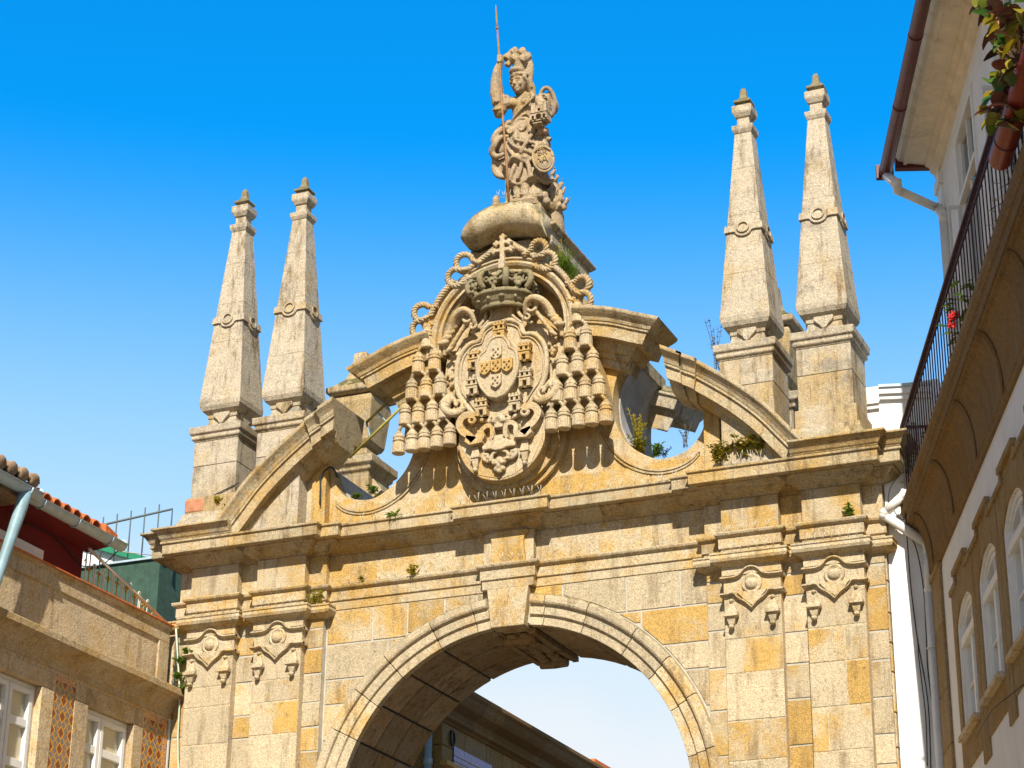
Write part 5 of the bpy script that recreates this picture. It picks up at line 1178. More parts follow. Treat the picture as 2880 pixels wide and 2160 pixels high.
wr=(s3-s1)/2-.03
WS=[s1+.02+(s3-s1)/2*k for k in range(6)]
W_ZT=RW('r5',690,1510,0)[1]; W_ZS=RW('r6',700,1570,0)[1]
m=MB(); holed(m,0,SE,-.2,0,GZ,Z_S+.1,[(q+.17,q+wr-.17,W_ZS+.01,W_ZT-.2) for q in WS]); rbox(m,0.004,SE,-9,-.05,Z_S+.1,ztp-.02); m.build('wall',M_['plaster'],rb)
UD=[(1.55+2.75*k,2.75+2.75*k) for k in range(5)]; U_ZT=RW('r3',720,1280,O_U)[1]
zso=RW('r3',490,1630,O_U)[1]
m=MB(); holed(m,.02,SE,O_U-.2,O_U,ztp-.02,zso+.02,[(a,b,ztp+.02,U_ZT) for a,b in UD]); m.build('upper_wall',M_['plaster'],rb)
m=MB(); z=GZ
while z<Z_S-.05:
    z1=min(z+random.uniform(.5,.8),Z_S-.02); rbox(m,-.02,.80,-.3,.035,z+.004,z1-.004,blk_tone(.4)); z=z1
rbox(m,-.05,.84,-.3,.06,Z_S-.06,Z_S+.0,blk_tone(.5)); m.build('corner_pilaster',SB,rb,bevel=.008)
# balcony slab on a deep cove with ribs
m=MB(); H=zb-Z_S
prof=[(-.3,Z_S+.02),(.0,Z_S+.0),(.035,Z_S+.0),(.04,Z_S+.06),(.055,Z_S+.075)]+[(.055+(O_B-.085)*(1-math.cos(a)),Z_S+.08+(H-.10)*math.sin(a)) for a in [PI/2*k/7 for k in range(8)]]+[(O_B-.02,zb),(O_B,zb),(O_B,zb+.11),(O_B+.02,zb+.12),(O_B+.03,zb+.16),(O_B+.045,zb+.19),(O_B+.045,ztp),(-.5,ztp),(-.5,Z_S+.02)]
rsweep(m,-.02,SE,prof,step=1.7)
for s in [.55+1.72*k for k in range(9)]:
    pr=[(o+.012 if .05<o<O_B else o,z-.012) for o,z in prof[4:13]]+[(O_B-.03,zb+.04),(.05,zb+.04)]
    m.loft([[RP(s-.05,o,z) for o,z in pr],[RP(s+.05,o,z) for o,z in pr]],(.5,.8,random.random()))
m.build('balcony_slab',M_['stone_dark_shaded'],rb,bevel=.006)
# ground-floor-up windows: stone surround with ears and stepped hood, white arched sash
def win(sc,W_):
    S0=sc
    zt=RW('r5',690,1510,0)[1]+.0; zs=RW('r6',700,1570,0)[1]; ze=zs-.34
    a0,a1=.20,W_-.20; zsp=zt-.58
    arc=[(a0+(a1-a0)*k/12,zsp+.20*math.sin(PI*k/12)**.8) for k in range(13)]
    m=MB(); tn=(.4,1,random.random())
    L_=[(0,zs-.5),(.20,zs-.5),(.20,ze+.0),(a0-.02,ze),(a0,zs),(a0,zsp)]+arc[1:-1]+[(a1,zsp),(a1,zs),(a1+.02,ze),(W_-.20,ze),(W_-.20,zs-.5),(W_,zs-.5),(W_,zt-.16),(W_-.30,zt-.14),(W_-.36,zt-.02),(.36,zt-.02),(.30,zt-.14),(0,zt-.16)]
    # split into simple pieces so the flat faces stay clean
    rbox(m,S0,S0+a0,-.16,.020,zs+.0,zt-.17,tn); rbox(m,S0+a1,S0+W_,-.16,.020,zs,zt-.17,tn)
    rprism(m,[(S0+s,z) for s,z in [(a0,zt-.05)]+[(a0,zsp)]+arc[1:-1]+[(a1,zsp),(a1,zt-.05)]],-.16,.018,tn)
    rbox(m,S0,S0+.20,-.1,.020,zs-.5,zs-.002,tn); rbox(m,S0+W_-.20,S0+W_,-.1,.020,zs-.5,zs-.002,tn); rbox(m,S0+.20,S0+W_-.20,-.1,.016,zs-.32,zs-.002,tn)
    sur=m.build('window_surround',SB,rb,bevel=.006)
    m=MB(); rbox(m,S0-.005,S0+.46,-.05,.045,zt-.17,zt-.105,tn); rbox(m,S0+.36,S0+W_-.36,-.05,.06,zt-.05,zt+.015,tn); rbox(m,S0+W_-.46,S0+W_-.012,-.05,.045,zt-.17,zt-.105,tn); rbox(m,S0+.36,S0+.44,-.05,.043,zt-.105,zt-.05,tn); rbox(m,S0+W_-.44,S0+W_-.36,-.05,.043,zt-.105,zt-.05,tn)
    m.build('hood_moulding',SB,sur,bevel=.006)
    m=MB(); rbox(m,S0+.22,S0+W_-.22,-.1,.09,zs-.01,zs+.045,(.2,1.2,.3)); m.build('sill',M_['stone'],sur,bevel=.006)
    m=MB()
    def fr(d,o0,o1,w):   # arched frame ring of width w
        inn=[(a0+d+w,zs+.05+w)]+[(a0+d+w,zsp)]+[(a0+d+w+(a1-a0-2*d-2*w)*k/12,zsp+(.20-d)*math.sin(PI*k/12)**.8) for k in range(1,12)]+[(a1-d-w,zsp),(a1-d-w,zs+.05+w)]
        ou=[(a0+d,zs+.05)]+[(a0+d,zsp)]+[(a0+d+(a1-a0-2*d)*k/12,zsp+(.20-d+w)*math.sin(PI*k/12)**.8) for k in range(1,12)]+[(a1-d,zsp),(a1-d,zs+.05)]
        for i in range(len(inn)-1): rprism(m,[(S0+p[0],p[1]) for p in (ou[i],ou[i+1],inn[i+1],inn[i])],o0,o1)
    fr(0,-.09,.0,.06); fr(.06,-.12,-.03,.055); fr(.115,-.14,-.05,.05)
    c=S0+(a0+a1)/2; rbox(m,c-.05,c+.05,-.13,-.04,zs+.05,zsp-.2); rbox(m,S0+a0+.06,S0+a1-.06,-.12,-.01,zsp-.24,zsp-.15)
    for z in (zs+.55,): rbox(m,S0+a0+.1,S0+a1-.1,-.125,-.06,z,z+.03)
    rbox(m,c-.015,c+.015,-.13,-.06,zsp-.2,zsp+.14)
    f=m.build('window_frame',M_['white'],sur,bevel=.005)
    g=MB(); rbox(g,S0+a0+.1,S0+a1-.1,-.15,-.115,zs+.08,zsp+.17); g.build('pane',glassmat('sash_glass_sky',(.34,.40,.46)),f)  # pale pane colour carries the bright sky reflection
for q in WS: win(q,wr)
# cast-iron railing
ra=empty('balcony_railing',(*RP(4,.24,ztp)[:2],ztp),'long dark red iron balcony railing with close upright bars and scroll bands','railing')
O_R=.24; zr0=ztp+.03; zr1=RW('r4',640,960,O_R)[1]
m=MB(); rbox(m,-.02,SE-14,O_R-.025,O_R+.025,zr1-.03,zr1); rbox(m,-.02,.02,O_U,O_R,zr1-.03,zr1-.002); m.build('top_rail',M_['ironred'],ra)
m=MB(); rbox(m,-.02,SE-14,O_R-.012,O_R+.012,zr0+.0,zr0+.025); rbox(m,-.02,SE-14,O_R-.01,O_R+.01,zr0+.115,zr0+.13); rbox(m,-.02,SE-14,O_R-.01,O_R+.01,zr1-.15,zr1-.135); rbox(m,-.01,.01,O_U,O_R,zr0,zr0+.025); m.build('bottom_rail',M_['ironred'],ra)
m=MB()
for k in range(68):
    s=.19+.178*k
    for z in (zr0+.07,zr1-.083):
        m.tube([RP(s+.034*math.cos(a),O_R,z+.045*math.sin(a)) for a in [2*PI*q/8 for q in range(9)]],.0075,4)
sb_=m.build('scroll_band',M_['ironred'],ra); sb_['kind']='stuff'
bar=MB(); bar.tube([RP(.1,O_R,zr0),RP(.1,O_R,zr1-.02)],.0078,5); b0=bar.build('baluster',M_['ironred'],ra)
for k in range(1,68):
    b=b0.copy(); COL.objects.link(b); b.parent=ra; v=UU*(.178*k); b.location=b0.location+Vector((v.x,v.y,0))
for k in range(5):
    m=MB(); m.tube([RP(.0,O_U+.12+.125*k,zr0),RP(.0,O_U+.12+.125*k,zr1-.02)],.0105,5); m.build('end_bar',M_['ironred'],ra)
# upper storey: white doors and open sashes
def udoor(s0,s1,z1,openat):
    m=MB(); z0=ztp+.02
    rbox(m,s0-.08,s0+.005,O_U-.1,O_U+.02,z0,z1); rbox(m,s1-.005,s1+.08,O_U-.1,O_U+.02,z0,z1); rbox(m,s0-.08,s1+.08,O_U-.1,O_U+.025,z1-.005,z1+.1)
    c=(s0+s1)/2; zt=z1-.75
    rbox(m,s0,s1,O_U-.05,O_U+.03,zt-.06,zt); rbox(m,c-.04,c+.04,O_U-.09,O_U-.02,z0,zt-.06); rbox(m,c-.02,c+.02,O_U-.09,O_U-.02,zt,z1)
    for q in (s0,s1-.06): rbox(m,q,q+.06,O_U-.09,O_U-.025,z0,z1)
    for z in (z0+1.0,z0+1.7): rbox(m,s0,s1,O_U-.09,O_U-.03,z,z+.03)
    f=m.build('door_frame',M_['white'],rb,bevel=.006)
    g=MB(); rbox(g,s0,s1,O_U-.10,O_U-.07,z0,z1); g.build('pane',glassmat('door_glass',(.03,.05,.08)),f)
    # casement leaf standing open into the balcony
    h=MB()
    for sa in (s0,):
        zz=zt-.07
        rbox(h,sa-.016,sa+.016,O_U+.02,O_U+.17,zz-.045,zz); rbox(h,sa-.016,sa+.016,O_U+.02,O_U+.17,z0+.05,z0+.2)
        for o in (O_U+.02,O_U+.135): rbox(h,sa-.016,sa+.016,o,o+.035,z0+.2,zz-.045)
        for z in (z0+.9,z0+1.5): rbox(h,sa-.014,sa+.014,O_U+.055,O_U+.135,z,z+.025)
    h.build('casement',M_['white'],f,bevel=.004)
for a,b in UD: udoor(a,b,U_ZT,True)
m=MB(); rbox(m,.0,.34,O_U-.1,O_U+.03,ztp,zso-.45); rbox(m,-.03,.37,O_U-.1,O_U+.06,zso-.45,zso-.30); m.build('end_pilaster',M_['white'],rb,bevel=.006)
# deep boarded eaves, gutter and roof
O_G=.14; zg=RW('r3',110,1600,O_G)[1]
m=MB(); rsweep(m,-.02,SE,[(O_U-.3,zso+.0),(O_U,zso-.22),(O_U+.035,zso-.22),(O_U+.045,zso-.15),(O_U+.09,zso-.12),(O_U+.10,zso-.05),(O_U+.15,zso-.02),(O_U+.155,zso+.0),(-.05,zso+.03),(-.045,zso+.01),(.0,zso+.01),(.005,zso+.05),(.06,zso+.06),(.10,zso+.12),(.10,zso+.2),(O_U-.3,zso+.2)],tone=(.3,1,.3),step=3.1); m.build('eaves',M_['cream'],rb)
m=MB(); rbox(m,-.12,-.02,O_U-.3,.10,zso-.03,zso+.30); rprism(m,[(-.12,zso+.2),(SE,zso+.2),(SE,zso+.32),(-.12,zso+.32)],-.4,.16); 
m.add([RP(-.14,.20,zso+.30),RP(SE,.20,zso+.30),RP(SE,-4,zso+1.9),RP(-.14,-4,zso+1.9),RP(-.14,.20,zso+.36),RP(SE,.20,zso+.36),RP(SE,-4,zso+1.97),RP(-.14,-4,zso+1.97)],[(0,1,2,3),(7,6,5,4),(0,4,5,1),(1,5,6,2),(2,6,7,3),(3,7,4,0)]); m.build('roof',M_['gutterred'],rb)
m=MB()
pr=[(.085*math.cos(a),.085*math.sin(a)) for a in [2*PI*k/16 for k in range(16)]]
m.loft([[RP(s,O_G+.09+a,zg+.05+b) for a,b in pr] for s in (-.14,SE)],None,True)
for s in (.0,1.6,3.2,4.8,6.4): m.loft([[RP(s+d,O_G+.09+a*r,zg+.05+b*r) for a,b in pr] for d,r in ((-.02,1.05),(.02,1.05))],None,True)
rbox(m,-.16,-.09,O_G-.02,O_G+.20,zg-.02,zg+.17); m.build('gutter',M_['gutterred'],rb)
pp=lambda k,x,y,o:(lambda q:RP(q[0],o,q[1]))(RW(k,x,y,o))
m=MB(); a=RP(-.06,O_G+.08,zg+.0); 
q1=pp('r4',140,190,O_G+.06); q2=pp('r4',150,250,O_G+.03); q3=pp('r4',530,420,O_U+.06); q4=pp('r4',575,480,O_U+.05)
P=[Vector(a),Vector(q1),Vector(q2),Vector(q3),Vector(q4),Vector((q4[0],q4[1],ztp+.1))]
m.tube([P[0],P[1]],.06,10); m.tube([P[1]-Vector((0,0,-.05)),P[1],P[2],P[2].lerp(P[3],.1)],.062,10); m.tube([P[2],P[3]],.056,10); m.tube([P[3].lerp(P[2],.06),P[3],P[4],P[4]+Vector((0,0,-.12))],.064,10); m.tube([P[4],P[5]],.058,10); m.build('downpipe',M_['pipewhite'],rb)
# ================================================================ WHITE HOUSE CLOSING THE GAP
wh=empty('white_house',(5.0,3,GZ),'blank white plastered house wall squeezed between the gate and the balcony house','house')
c0=Vector((4.862,.2)); d0=(Vector((Q0.x,Q0.y))-c0); ztw=at('i3',1790,0,.22).z; zt2=at('i3',1790,110,.22).z
def wbox(m,o,z0,z1,dep=5.):
    n=Vector((d0.y,-d0.x)).normalized(); a=c0+n*o; b=c0+d0*1.3+n*o; bk=Vector((-.1,1))*dep
    m.hexa([(a.x,a.y,z0),(b.x,b.y,z0),(b.x+bk.x,b.y+bk.y,z0),(a.x+bk.x*0,a.y+bk.y,z0),(a.x,a.y,z1),(b.x,b.y,z1),(b.x+bk.x,b.y+bk.y,z1),(a.x+bk.x*0,a.y+bk.y,z1)])
m=MB(); wbox(m,0,GZ,zt2); m.build('wall',M_['plaster'],wh)
m=MB(); wbox(m,.05,zt2,zt2+.06); wbox(m,.085,zt2+.06,ztw-.03); m.build('parapet',M_['plaster'],wh); m=MB(); wbox(m,.11,ztw-.03,ztw+.005); m.build('coping',M_['zinc'],wh)
m=MB(); wz=at('i3',1790,0,.75).z
for z0,z1,e in ((9.0,wz-.28,0),(wz-.28,wz-.22,.04),(wz-.22,wz,.07)): m.hexa([(4.40,.72-e,z0),(5.5,.78-e,z0),(5.5,4,z0),(4.40,4,z0),(4.40,.72-e,z1),(5.5,.78-e,z1),(5.5,4,z1),(4.40,4,z1)])
m.build('upper_wall',M_['plaster'],wh)
m=MB(); y=.12
pts=[tuple(at('r5',a,b,yy)) for a,b,yy in ((225,730,.02),(205,775,.02),(30,935,.04),(25,960,.05),(420,1225,.20),(432,1300,.22),(440,1659,.24))]; lo=Vector(pts[-1]); pts.append((lo.x,lo.y,GZ))
for a,b in zip(pts,pts[1:]): m.tube([a,b],.058,10)
for q in pts[1:-1]: m.ell(q,.064,nu=12,nv=8)
for z in (lo.z+.75,lo.z+.35,lo.z-.7): m.tube([(lo.x+.068*math.cos(a),lo.y+.068*math.sin(a),z) for a in [2*PI*k/12 for k in range(13)]],.008,5)
m.build('drainpipe',M_['pipewhite'],wh)
for i,(pl_,lab) in enumerate(((((205,430,.0),(212,600,.02),(215,760,.04),(225,1000,.14),(245,1300,.2),(275,1659,.24),(330,2100,.28),(430,2700,.3),(460,3400,.3)),'thick black cable dropping from the balcony end down the white wall'),
  (((200,760,.03),(235,1050,.15),(330,1300,.22),(390,1659,.25),(415,2100,.28),(440,2500,.3),(560,3300,.3)),'looping black cable crossing the drainpipe elbow on the white wall'),
  (((170,580,.0),(90,680,.05),(60,790,.08),(75,860,.1),(160,980,.12),(210,1000,.12)),'thin cable curling in the air right of the gate cornice'),
  (((275,1659,.24),(335,2150,.28),(340,2250,.28),(370,2500,.3),(410,2850,.3),(425,3300,.3)),'thin black cable hanging slackest down the shaded white wall'))):
    c=MB(); c.tube(smooth_poly([tuple(at('r5',a,b,yy-.03)) for a,b,yy in pl_],5),.0075 if i<2 else .006,5); tag(c.build('cable',M_['black']),lab,'cable')
# ================================================================ PLANTS
def leafmat(name,a,b,tr=.25):
    t=NT(name); at_=t.n('ShaderNodeAttribute',attribute_name='tone'); sp=t.n('ShaderNodeSeparateColor'); t.l(at_.outputs['Color'],sp.inputs[0])
    c=t.mix(sp.outputs[0],a,b); c=t.mix(1.,c,t.rng_col(t.noise(t.pos(),14,3),.3,.7,.75,1.25),'MULTIPLY')
    t.l(c,t.b.inputs['Base Color']); t.b.inputs['Roughness'].default_value=.5
    tb=t.n('ShaderNodeBsdfTranslucent'); t.l(c,tb.inputs['Color']); mx=t.n('ShaderNodeMixShader'); mx.inputs[0].default_value=tr; t.l(t.b.outputs[0],mx.inputs[1]); t.l(tb.outputs[0],mx.inputs[2]); t.l(mx.outputs[0],t.o.inputs[0])
    return t.m
GR=leafmat('green_leaf',(.10,.22,.02),(.30,.38,.04)); YL=leafmat('yellow_leaf',(.40,.36,.02),(.55,.45,.05)); DR=leafmat('dry_stalk',(.14,.12,.07),(.24,.20,.10)); MX=leafmat('autumn_leaf',(.15,.24,.02),(.40,.24,.03)); RUB=leafmat('rubber_leaf',(.05,.14,.02),(.55,.38,.02),.45); RUD=leafmat('rubber_dark',(.06,.035,.02),(.14,.03,.02),.15)
def leaf(m,p,d,up,l,w,tone,fold=.15,n=3):
    p,d,up=Vector(p),Vector(d).normalized(),Vector(up); s=d.cross(up).normalized(); u=s.cross(d).normalized(); vs=[];fs=[]
    for k in range(n+1):
        f=k/n; ww=w*math.sin(PI*min(.97,f*.92+.06))**.8; c=p+d*l*f-u*l*.25*f*f
        vs+=[c-s*ww+u*ww*fold*2,c,c+s*ww+u*ww*fold*2]
        if k: b=3*(k-1); fs+=[(b,b+1,b+4,b+3),(b+1,b+2,b+5,b+4)]
    m.add(vs,fs,tone,True)
def weed(c,h,r,n,label,mat=None,seed=0,lw=.018,ll=.06,cat='weed',stems=7,droop=.2,name='weed',group=None,norm=(0,-1,0)):
    rnd=random.Random(seed); c=Vector(c); m=MB(); sm=MB(); norm=Vector(norm)
    for k in range(stems):
        a=rnd.uniform(0,2*PI); e=c+Vector((r*rnd.uniform(.2,1)*math.cos(a),r*rnd.uniform(.2,1)*math.sin(a)*.6,h*rnd.uniform(.5,1)))+norm*r*rnd.uniform(0,.5)
        mid=c.lerp(e,.5)+Vector((0,0,h*.1)); pts=smooth_poly([tuple(c+Vector((rnd.uniform(-.3,.3)*r,rnd.uniform(-.2,.2)*r,0))),tuple(mid),tuple(e)],4); m.tube(pts,.0035,4,(.3,1,.5))
        for q in range(max(1,int(n*2.0)//stems)):
            f=rnd.uniform(.15,1); p=Vector(pts[int(f*(len(pts)-1))]); b=rnd.uniform(0,2*PI)
            leaf(m,p,(math.cos(b),math.sin(b)*.8-.25,rnd.uniform(-.2,.9)),(0,0,1),ll*rnd.uniform(.6,1.3),lw*rnd.uniform(.7,1.3),(rnd.random(),1,.5),n=2)
    o=m.build(name,mat or GR,fixn=False); return tag(o,label,cat,group)
def weed_at(k,x,y,Y,*a,**kw): return weed(tuple(at(k,x,y,Y)),*a,**kw)
weed_at('z7',1090,1325,-.12,.26,.22,90,'reddish green weed mat under the right half of the curved pediment',MX,1,stems=16,lw=.022,ll=.06)
weed_at('z7',1250,1310,-.10,.30,.22,110,'leafy weed clump growing tallest beneath the right pediment arc',MX,2,stems=18,lw=.024,ll=.06)
weed_at('z7',1380,1285,-.10,.32,.2,110,'dense dark weed clump in the foot of the right pediment arc',MX,3,stems=18,lw=.024,ll=.06)
weed_at('z7',1040,1330,-.14,.2,.12,50,'small weed tuft at the left end of the weedy ledge under the right pediment arc',MX,31,stems=10,lw=.02,ll=.05)
weed_at('z7',430,1250,.35,.62,.14,110,'tall yellow flowering weed on the sill of the right scooped opening',YL,4,stems=14,lw=.012,ll=.05)
weed_at('z7',450,1255,.4,.2,.2,90,'low bushy weed at the foot of the yellow flowering one',MX,5,stems=14)
weed_at('z7',560,1290,.7,.16,.18,70,'green creeping weed along the bottom of the right scooped opening',GR,6,stems=14)
weed_at('z7',800,1210,1.6,.42,.14,60,'bare twiggy weed against the sky inside the right scooped opening',DR,7,stems=9,lw=.007,ll=.03)
weed_at('z7',630,1290,1.4,.18,.14,50,'dark wispy weed on the far lip of the right scooped opening',DR,71,stems=9,lw=.008,ll=.03)
weed_at('z7',1040,610,.9,.75,.2,90,'dry wispy stalks rising behind the right pediment arc beside the obelisk pedestal',DR,8,stems=9,lw=.007,ll=.028)
weed_at('z2',760,560,.3,.38,.16,120,'grass tuft beside the rope knots on the shoulder of the crest',GR,9,stems=26,lw=.006,ll=.12)
weed_at('z2',740,430,.3,.42,.05,40,'thin stalk of dry flowers rising above the grass tuft on the crest',YL,10,stems=4,lw=.006,ll=.03)
weed_at('z2',870,620,.4,.28,.16,90,'feathery green tuft lower on the shoulder of the crest',GR,11,stems=22,lw=.005,ll=.10)
weed_at('i1',2180,1215,-.05,.22,.06,40,'bright green seedling hanging on the cornice edge below the tassels',GR,12,stems=8,lw=.016,ll=.10)
weed_at('i1',1990,950,.9,.10,.10,40,'small green fern in the left scooped opening',GR,13,stems=8)
weed_at('i1',1840,990,.25,.06,.14,60,'yellow green moss tuft on the lip of the left scooped opening',GR,14,stems=10,ll=.035)
weed_at('i1',660,1060,-.16,.16,.14,70,'ochre lichen tuft on the pedestal of the leftmost obelisk',YL,15,stems=10,ll=.03)
weed_at('i1',715,1110,-.16,.08,.06,30,'small bright green tuft beside the ochre lichen at the leftmost pedestal',GR,16,stems=7,ll=.05)
weed_at('i3',1690,1085,-.04,.16,.05,40,'bright green seedling on the architrave at the far right pilaster',GR,17,stems=6,lw=.016,ll=.06)
weed_at('i2',125,980,.12,.15,.09,60,'yellow green shrub tuft on the architrave left of the keystone',YL,18,stems=10,lw=.014,ll=.05)
weed_at('i4',1905,50,.12,.09,.05,24,'tiny green tuft on the architrave near the left inner pilaster',YL,19,stems=6,lw=.012,ll=.04)
weed_at('i4',1470,235,.05,.16,.08,40,'dry yellow tuft in the corner above the second capital from left',YL,20,stems=9,lw=.01,ll=.06)
weed_at('i4',1535,235,.1,.2,.06,36,'dry stalks standing next to the yellow tuft above the second capital from left',YL,21,stems=7,lw=.01,ll=.06)
for i,(x,y,lab) in enumerate(((390,690,'upper green fern on the left edge of the gate beside the townhouse'),(335,760,'green fern just under the upper one on the left edge of the gate'),(320,900,'small green fern midway down the left edge of the gate'),(350,1010,'lowest green fern on the left edge of the gate by the townhouse cornice'))): weed_at('i4',x,y,.05,.10,.12,70,lab,GR,22+i,stems=12,ll=.05,lw=.016)
weed_at('r5',185,900,.1,.12,.05,24,'small green weed by the drainpipe elbow on the white wall',GR,27,stems=6)
# bird spikes
def spikes(pts,n,label,l=.10,seed=0):
    rnd=random.Random(seed); m=MB(); a,b=Vector(pts[0]),Vector(pts[1]); m.tube([a,b],.004,4)
    for k in range(n):
        p=a.lerp(b,(k+.5)/n)
        for dx,dy in ((-.35,-.35),(.3,-.45),(0,-.1)): m.tube([p,p+Vector((dx*l*rnd.uniform(.6,1.2),dy*l,l*rnd.uniform(.8,1.1)))],.0022,4)
    tag(m.build('bird_spikes',M_['wire']),label,'bird spikes')
spikes([(-.62,-.16,8.98),(.62,-.16,8.98)],10,'wire bird spikes on the cornice under the coat of arms',.12,1)
spikes([(-2.5,-.04,8.98),(-.8,-.04,8.98)],9,'wire bird spikes on the cornice left of the coat of arms',.10,2)
spikes([(.8,-.04,8.98),(2.4,-.04,8.98)],9,'wire bird spikes on the cornice right of the coat of arms',.10,3)
spikes([(-.4,.08,8.215),(.4,.08,8.215)],6,'wire bird spikes on the block above the keystone',.11,4)
spikes([(-2.4,.14,8.215),(-.6,.14,8.215)],8,'wire bird spikes on the architrave left of the keystone',.09,5)
for i,(a,b,l) in enumerate(((-4.6,-3.9,'leftmost capital'),(-3.6,-2.87,'second capital from left'),(2.87,3.6,'third capital from left'),(3.9,4.62,'rightmost capital'))): spikes([(a,-.07,7.94),(b,-.07,7.94)],7,'wire bird spikes on top of the %s'%l,.11,6+i)
spikes([(3.05,-.28,8.985),(3.55,-.28,8.985)],4,'wire bird spikes among the weeds on the right ledge',.14,11)
spikes([(2.9,-.02,8.215),(3.55,-.02,8.215)],4,'wire bird spikes on the architrave above the third capital',.09,12)
spikes([(-.25,.12,13.50),(.42,.12,13.40)],8,'wire bird spikes round the feet of the statue',.09,13)
# rusty yellow ladder bridging the left opening, black cable on the left pediment
lad=empty('ladder',tuple(at('z8',600,880,.3)),'narrow rusty yellow iron ladder leaning across the left scooped opening','ladder')
A=[at('z8',340,1220,.1),at('z8',880,695,.05)]; B=[at('z8',500,890,.45),at('z8',735,665,.40)]
for q in (A,B):
    m=MB(); d=(q[1]-q[0]).normalized(); m.tube([q[0],q[1]],.024,4); m.build('rail',M_['yellow_iron'],lad)
for f in (.36,.64,.98):
    m=MB(); p=A[0].lerp(A[1],f); g=B[0].lerp(B[1],max(0,min(1,f*1.7-.65))); m.tube([p,g],.014,5); m.build('rung',M_['bluepipe'],lad)
c=MB(); c.tube(smooth_poly([tuple(at('z8',a,b,Y)) for a,b,Y in ((65,1659,.02),(70,1500,.02),(75,1390,.02),(150,1310,.02),(200,1330,.1),(250,1440,.5),(330,1500,.8),(460,1590,1.0))],4),.012,5); tag(c.build('cable',M_['black']),'black cable looped over the inner end of the left pediment half','cable')
c=MB(); c.tube([tuple(at('i1',a,b,-.16)) for a,b in ((440,1025),(620,960),(840,850))],.008,5); tag(c.build('cable',M_['black']),'thin black wire slung across the leftmost obelisk pedestal','cable')
c=MB(); c.tube([tuple(at('y1',1290,1065,-1.4)),tuple(at('y1',1500,1090,-.6)),tuple(at('y1',1790,1125,.1))],.006,5); tag(c.build('wire',M_['handrail']),'thin white wire stretched from the grey gutter to the gate cornice','wire')
c=MB(); c.tube([pp('r6',1400,820,.07),pp('r6',1030,1110,.07),pp('r6',880,1370,.07)],.005,5); tag(c.build('wire',M_['black']),'dark wire strung across the stone window aprons of the balcony house','wire')
# ================================================================ BALCONY PLANTS
pl_=empty('planter',RP(8.2,.36,RW('r3',1030,1600,.36)[1]),'long round-bottomed red planter hung on the balcony railing','planter')
m=MB(); zp=RW('r3',1110,1600,.36)[1]; sp_=RW('r3',1110,1600,.36)[0]; pr=[(.10*math.cos(a),.10*math.sin(a)) for a in [2*PI*k/18 for k in range(18)]]
m.loft([[RP(s,.36+a*r,zp+.10+b*r) for a,b in pr] for s,r in ((sp_-.03,.55),(sp_,.93),(sp_+.03,1),(sp_+3,1))],None,True); m.build('trough',M_['planter'],pl_)
for s in (.35,1.0,1.8):
    m=MB(); m.loft([[RP(sp_+s+d,.36+a*1.04,zp+.10+b*1.04) for a,b in pr] for d in (-.02,.02)],None,True); m.build('band',M_['gutterred'],pl_)
rp=empty('rubber_plant',RP(sp_+1.2,.32,zp+.2),'big rubber plant with yellow lit leaves above the red planter','potted plant')
rnd=random.Random(21); gm=MB(); dm=MB(); sm=MB()
tips=[tuple(x) for x in ((1000,60),(1080,150),(1180,60),(1280,60),(1150,260),(1060,420),(1250,330),(1180,500),(1090,700),(1250,620),(1180,760),(1110,880),(1010,880),(1120,960),(1090,1080),(1160,1080),(1280,480),(1310,250),(1200,900),(1240,180),(1130,1150),(1320,120),(1300,760))]
for i,(x,y) in enumerate(tips):
    o=.33+.16*rnd.random(); q=Vector(pp('r3',x,y,o))
    base=Vector(RP(sp_+.6+.5*rnd.random(),.30,zp+.2)); sm.tube(smooth_poly([tuple(base),tuple(base.lerp(q,.6)+Vector((0,0,.1))),tuple(q)],4),.010,5)
    for k in range(5):
        tgt=gm if rnd.random()<.62 else dm
        b=rnd.uniform(0,2*PI); leaf(tgt,q+Vector((rnd.uniform(-.09,.09),rnd.uniform(-.07,.07),rnd.uniform(-.10,.10))),(math.cos(b),math.sin(b),rnd.uniform(-.9,.5)),(rnd.uniform(-.3,.3),rnd.uniform(-.6,.1),1),rnd.uniform(.15,.22),rnd.uniform(.055,.072),(rnd.random()**1.6,1,.5),.2,5)
gm.build('leaves',RUB,rp,fixn=False); dm.build('dark_leaves',RUD,rp,fixn=False); sm.build('stem',M_['iron'],rp)
POT=plain('clay_pot',(.48,.20,.09),.8,.2,8)
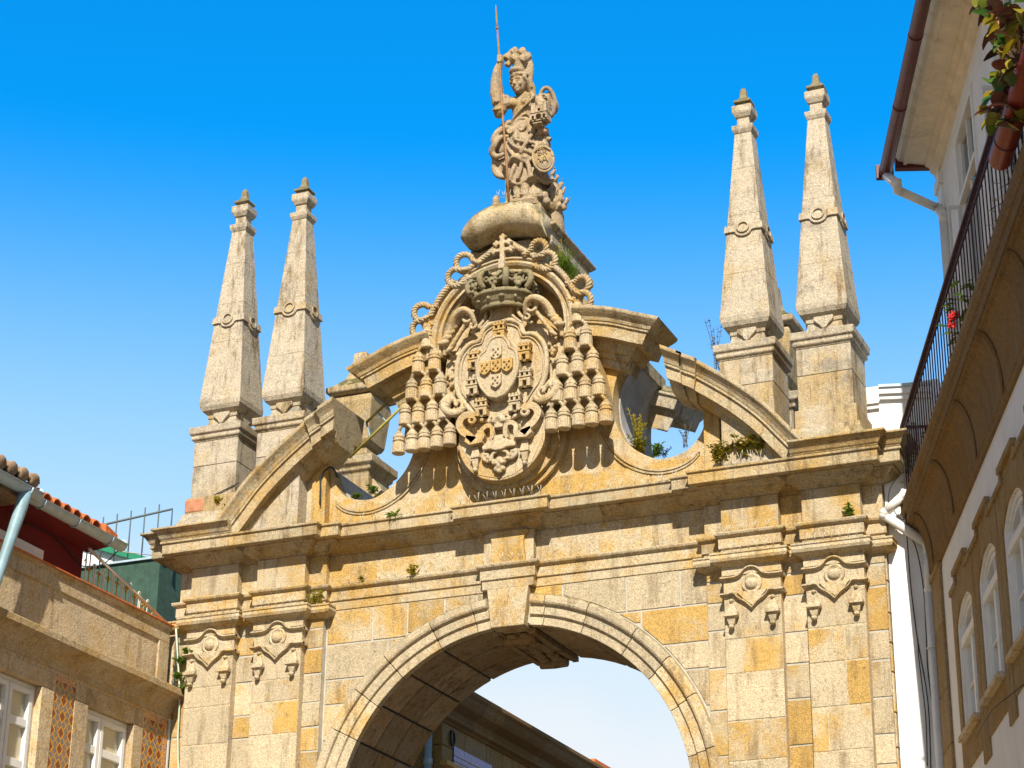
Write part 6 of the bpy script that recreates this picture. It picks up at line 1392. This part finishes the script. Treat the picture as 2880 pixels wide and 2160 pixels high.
def pot(s,o,h,r,label,leaves,mat,seed,lh,ll,lw,fl=None):
    e=empty('potted_plant',RP(s,o,ztp+.005),label,'potted plant'); b=Vector(RP(s,o,ztp+.01))
    m=MB(); m.lathe(b,[(r*.7,0),(r*.95,h*.85),(r*1.08,h*.85),(r*1.08,h),(r*.9,h),(r*.85,h*.8)],18); m.build('pot',POT,e)
    rnd=random.Random(seed); g=MB()
    for k in range(leaves):
        a=rnd.uniform(0,2*PI); z=h+lh*rnd.random(); rr=r*(.4+1.5*rnd.random()); p=b+Vector((rr*math.cos(a),rr*math.sin(a),z)); leaf(g,p,(math.cos(a),math.sin(a),rnd.uniform(-.5,.5)),(0,0,1),ll*rnd.uniform(.7,1.2),lw,(rnd.random(),1,.5),n=3)
        if k%4==0: g.tube([b+Vector((0,0,h*.8)),b.lerp(p,.5)+Vector((0,0,.05)),p],.004,4,(.1,1,.5))
    g.build('foliage',mat,e,fixn=False)
    if fl:
        f=MB()
        for q in fl:
            c=Vector(q)
            for k in range(10): a=2*PI*k/10; leaf(f,c,(math.cos(a),math.sin(a)*.6,-.7+.9*(k%2)),(0,-1,.2),.055,.016,(.2,1,.5),n=2)
        f.build('flower',leafmat('red_petal',(.75,.02,.03),(.80,.08,.06),.3),e,fixn=False)
sf,zf=RW('r4',660,1450,.18)
pot(sf+.15,.0,.22,.13,'potted cactus with a scarlet flower behind the balcony railing',70,GR,41,.55,.13,.028,[pp('r4',660,1430,.26),pp('r4',655,1500,.27),pp('r4',685,1400,.24)])
pot(sf+1.0,.05,.2,.12,'potted plant with broad green leaves just right of the scarlet flower',60,GR,42,.5,.14,.03)
pot(RW('r5',310,320,.1)[0],.02,.2,.14,'bushy green plant at the far end of the balcony',150,GR,43,.75,.08,.02)
pot(RW('r4',1240,420,.15)[0],.08,.25,.14,'dried out plant in a clay pot near the red planter',60,DR,44,1.0,.10,.01)
pot(RW('r4',1140,640,.15)[0],.08,.2,.11,'small clay pot of brown stalks on the balcony left of the dried plant',30,DR,45,.35,.08,.01)
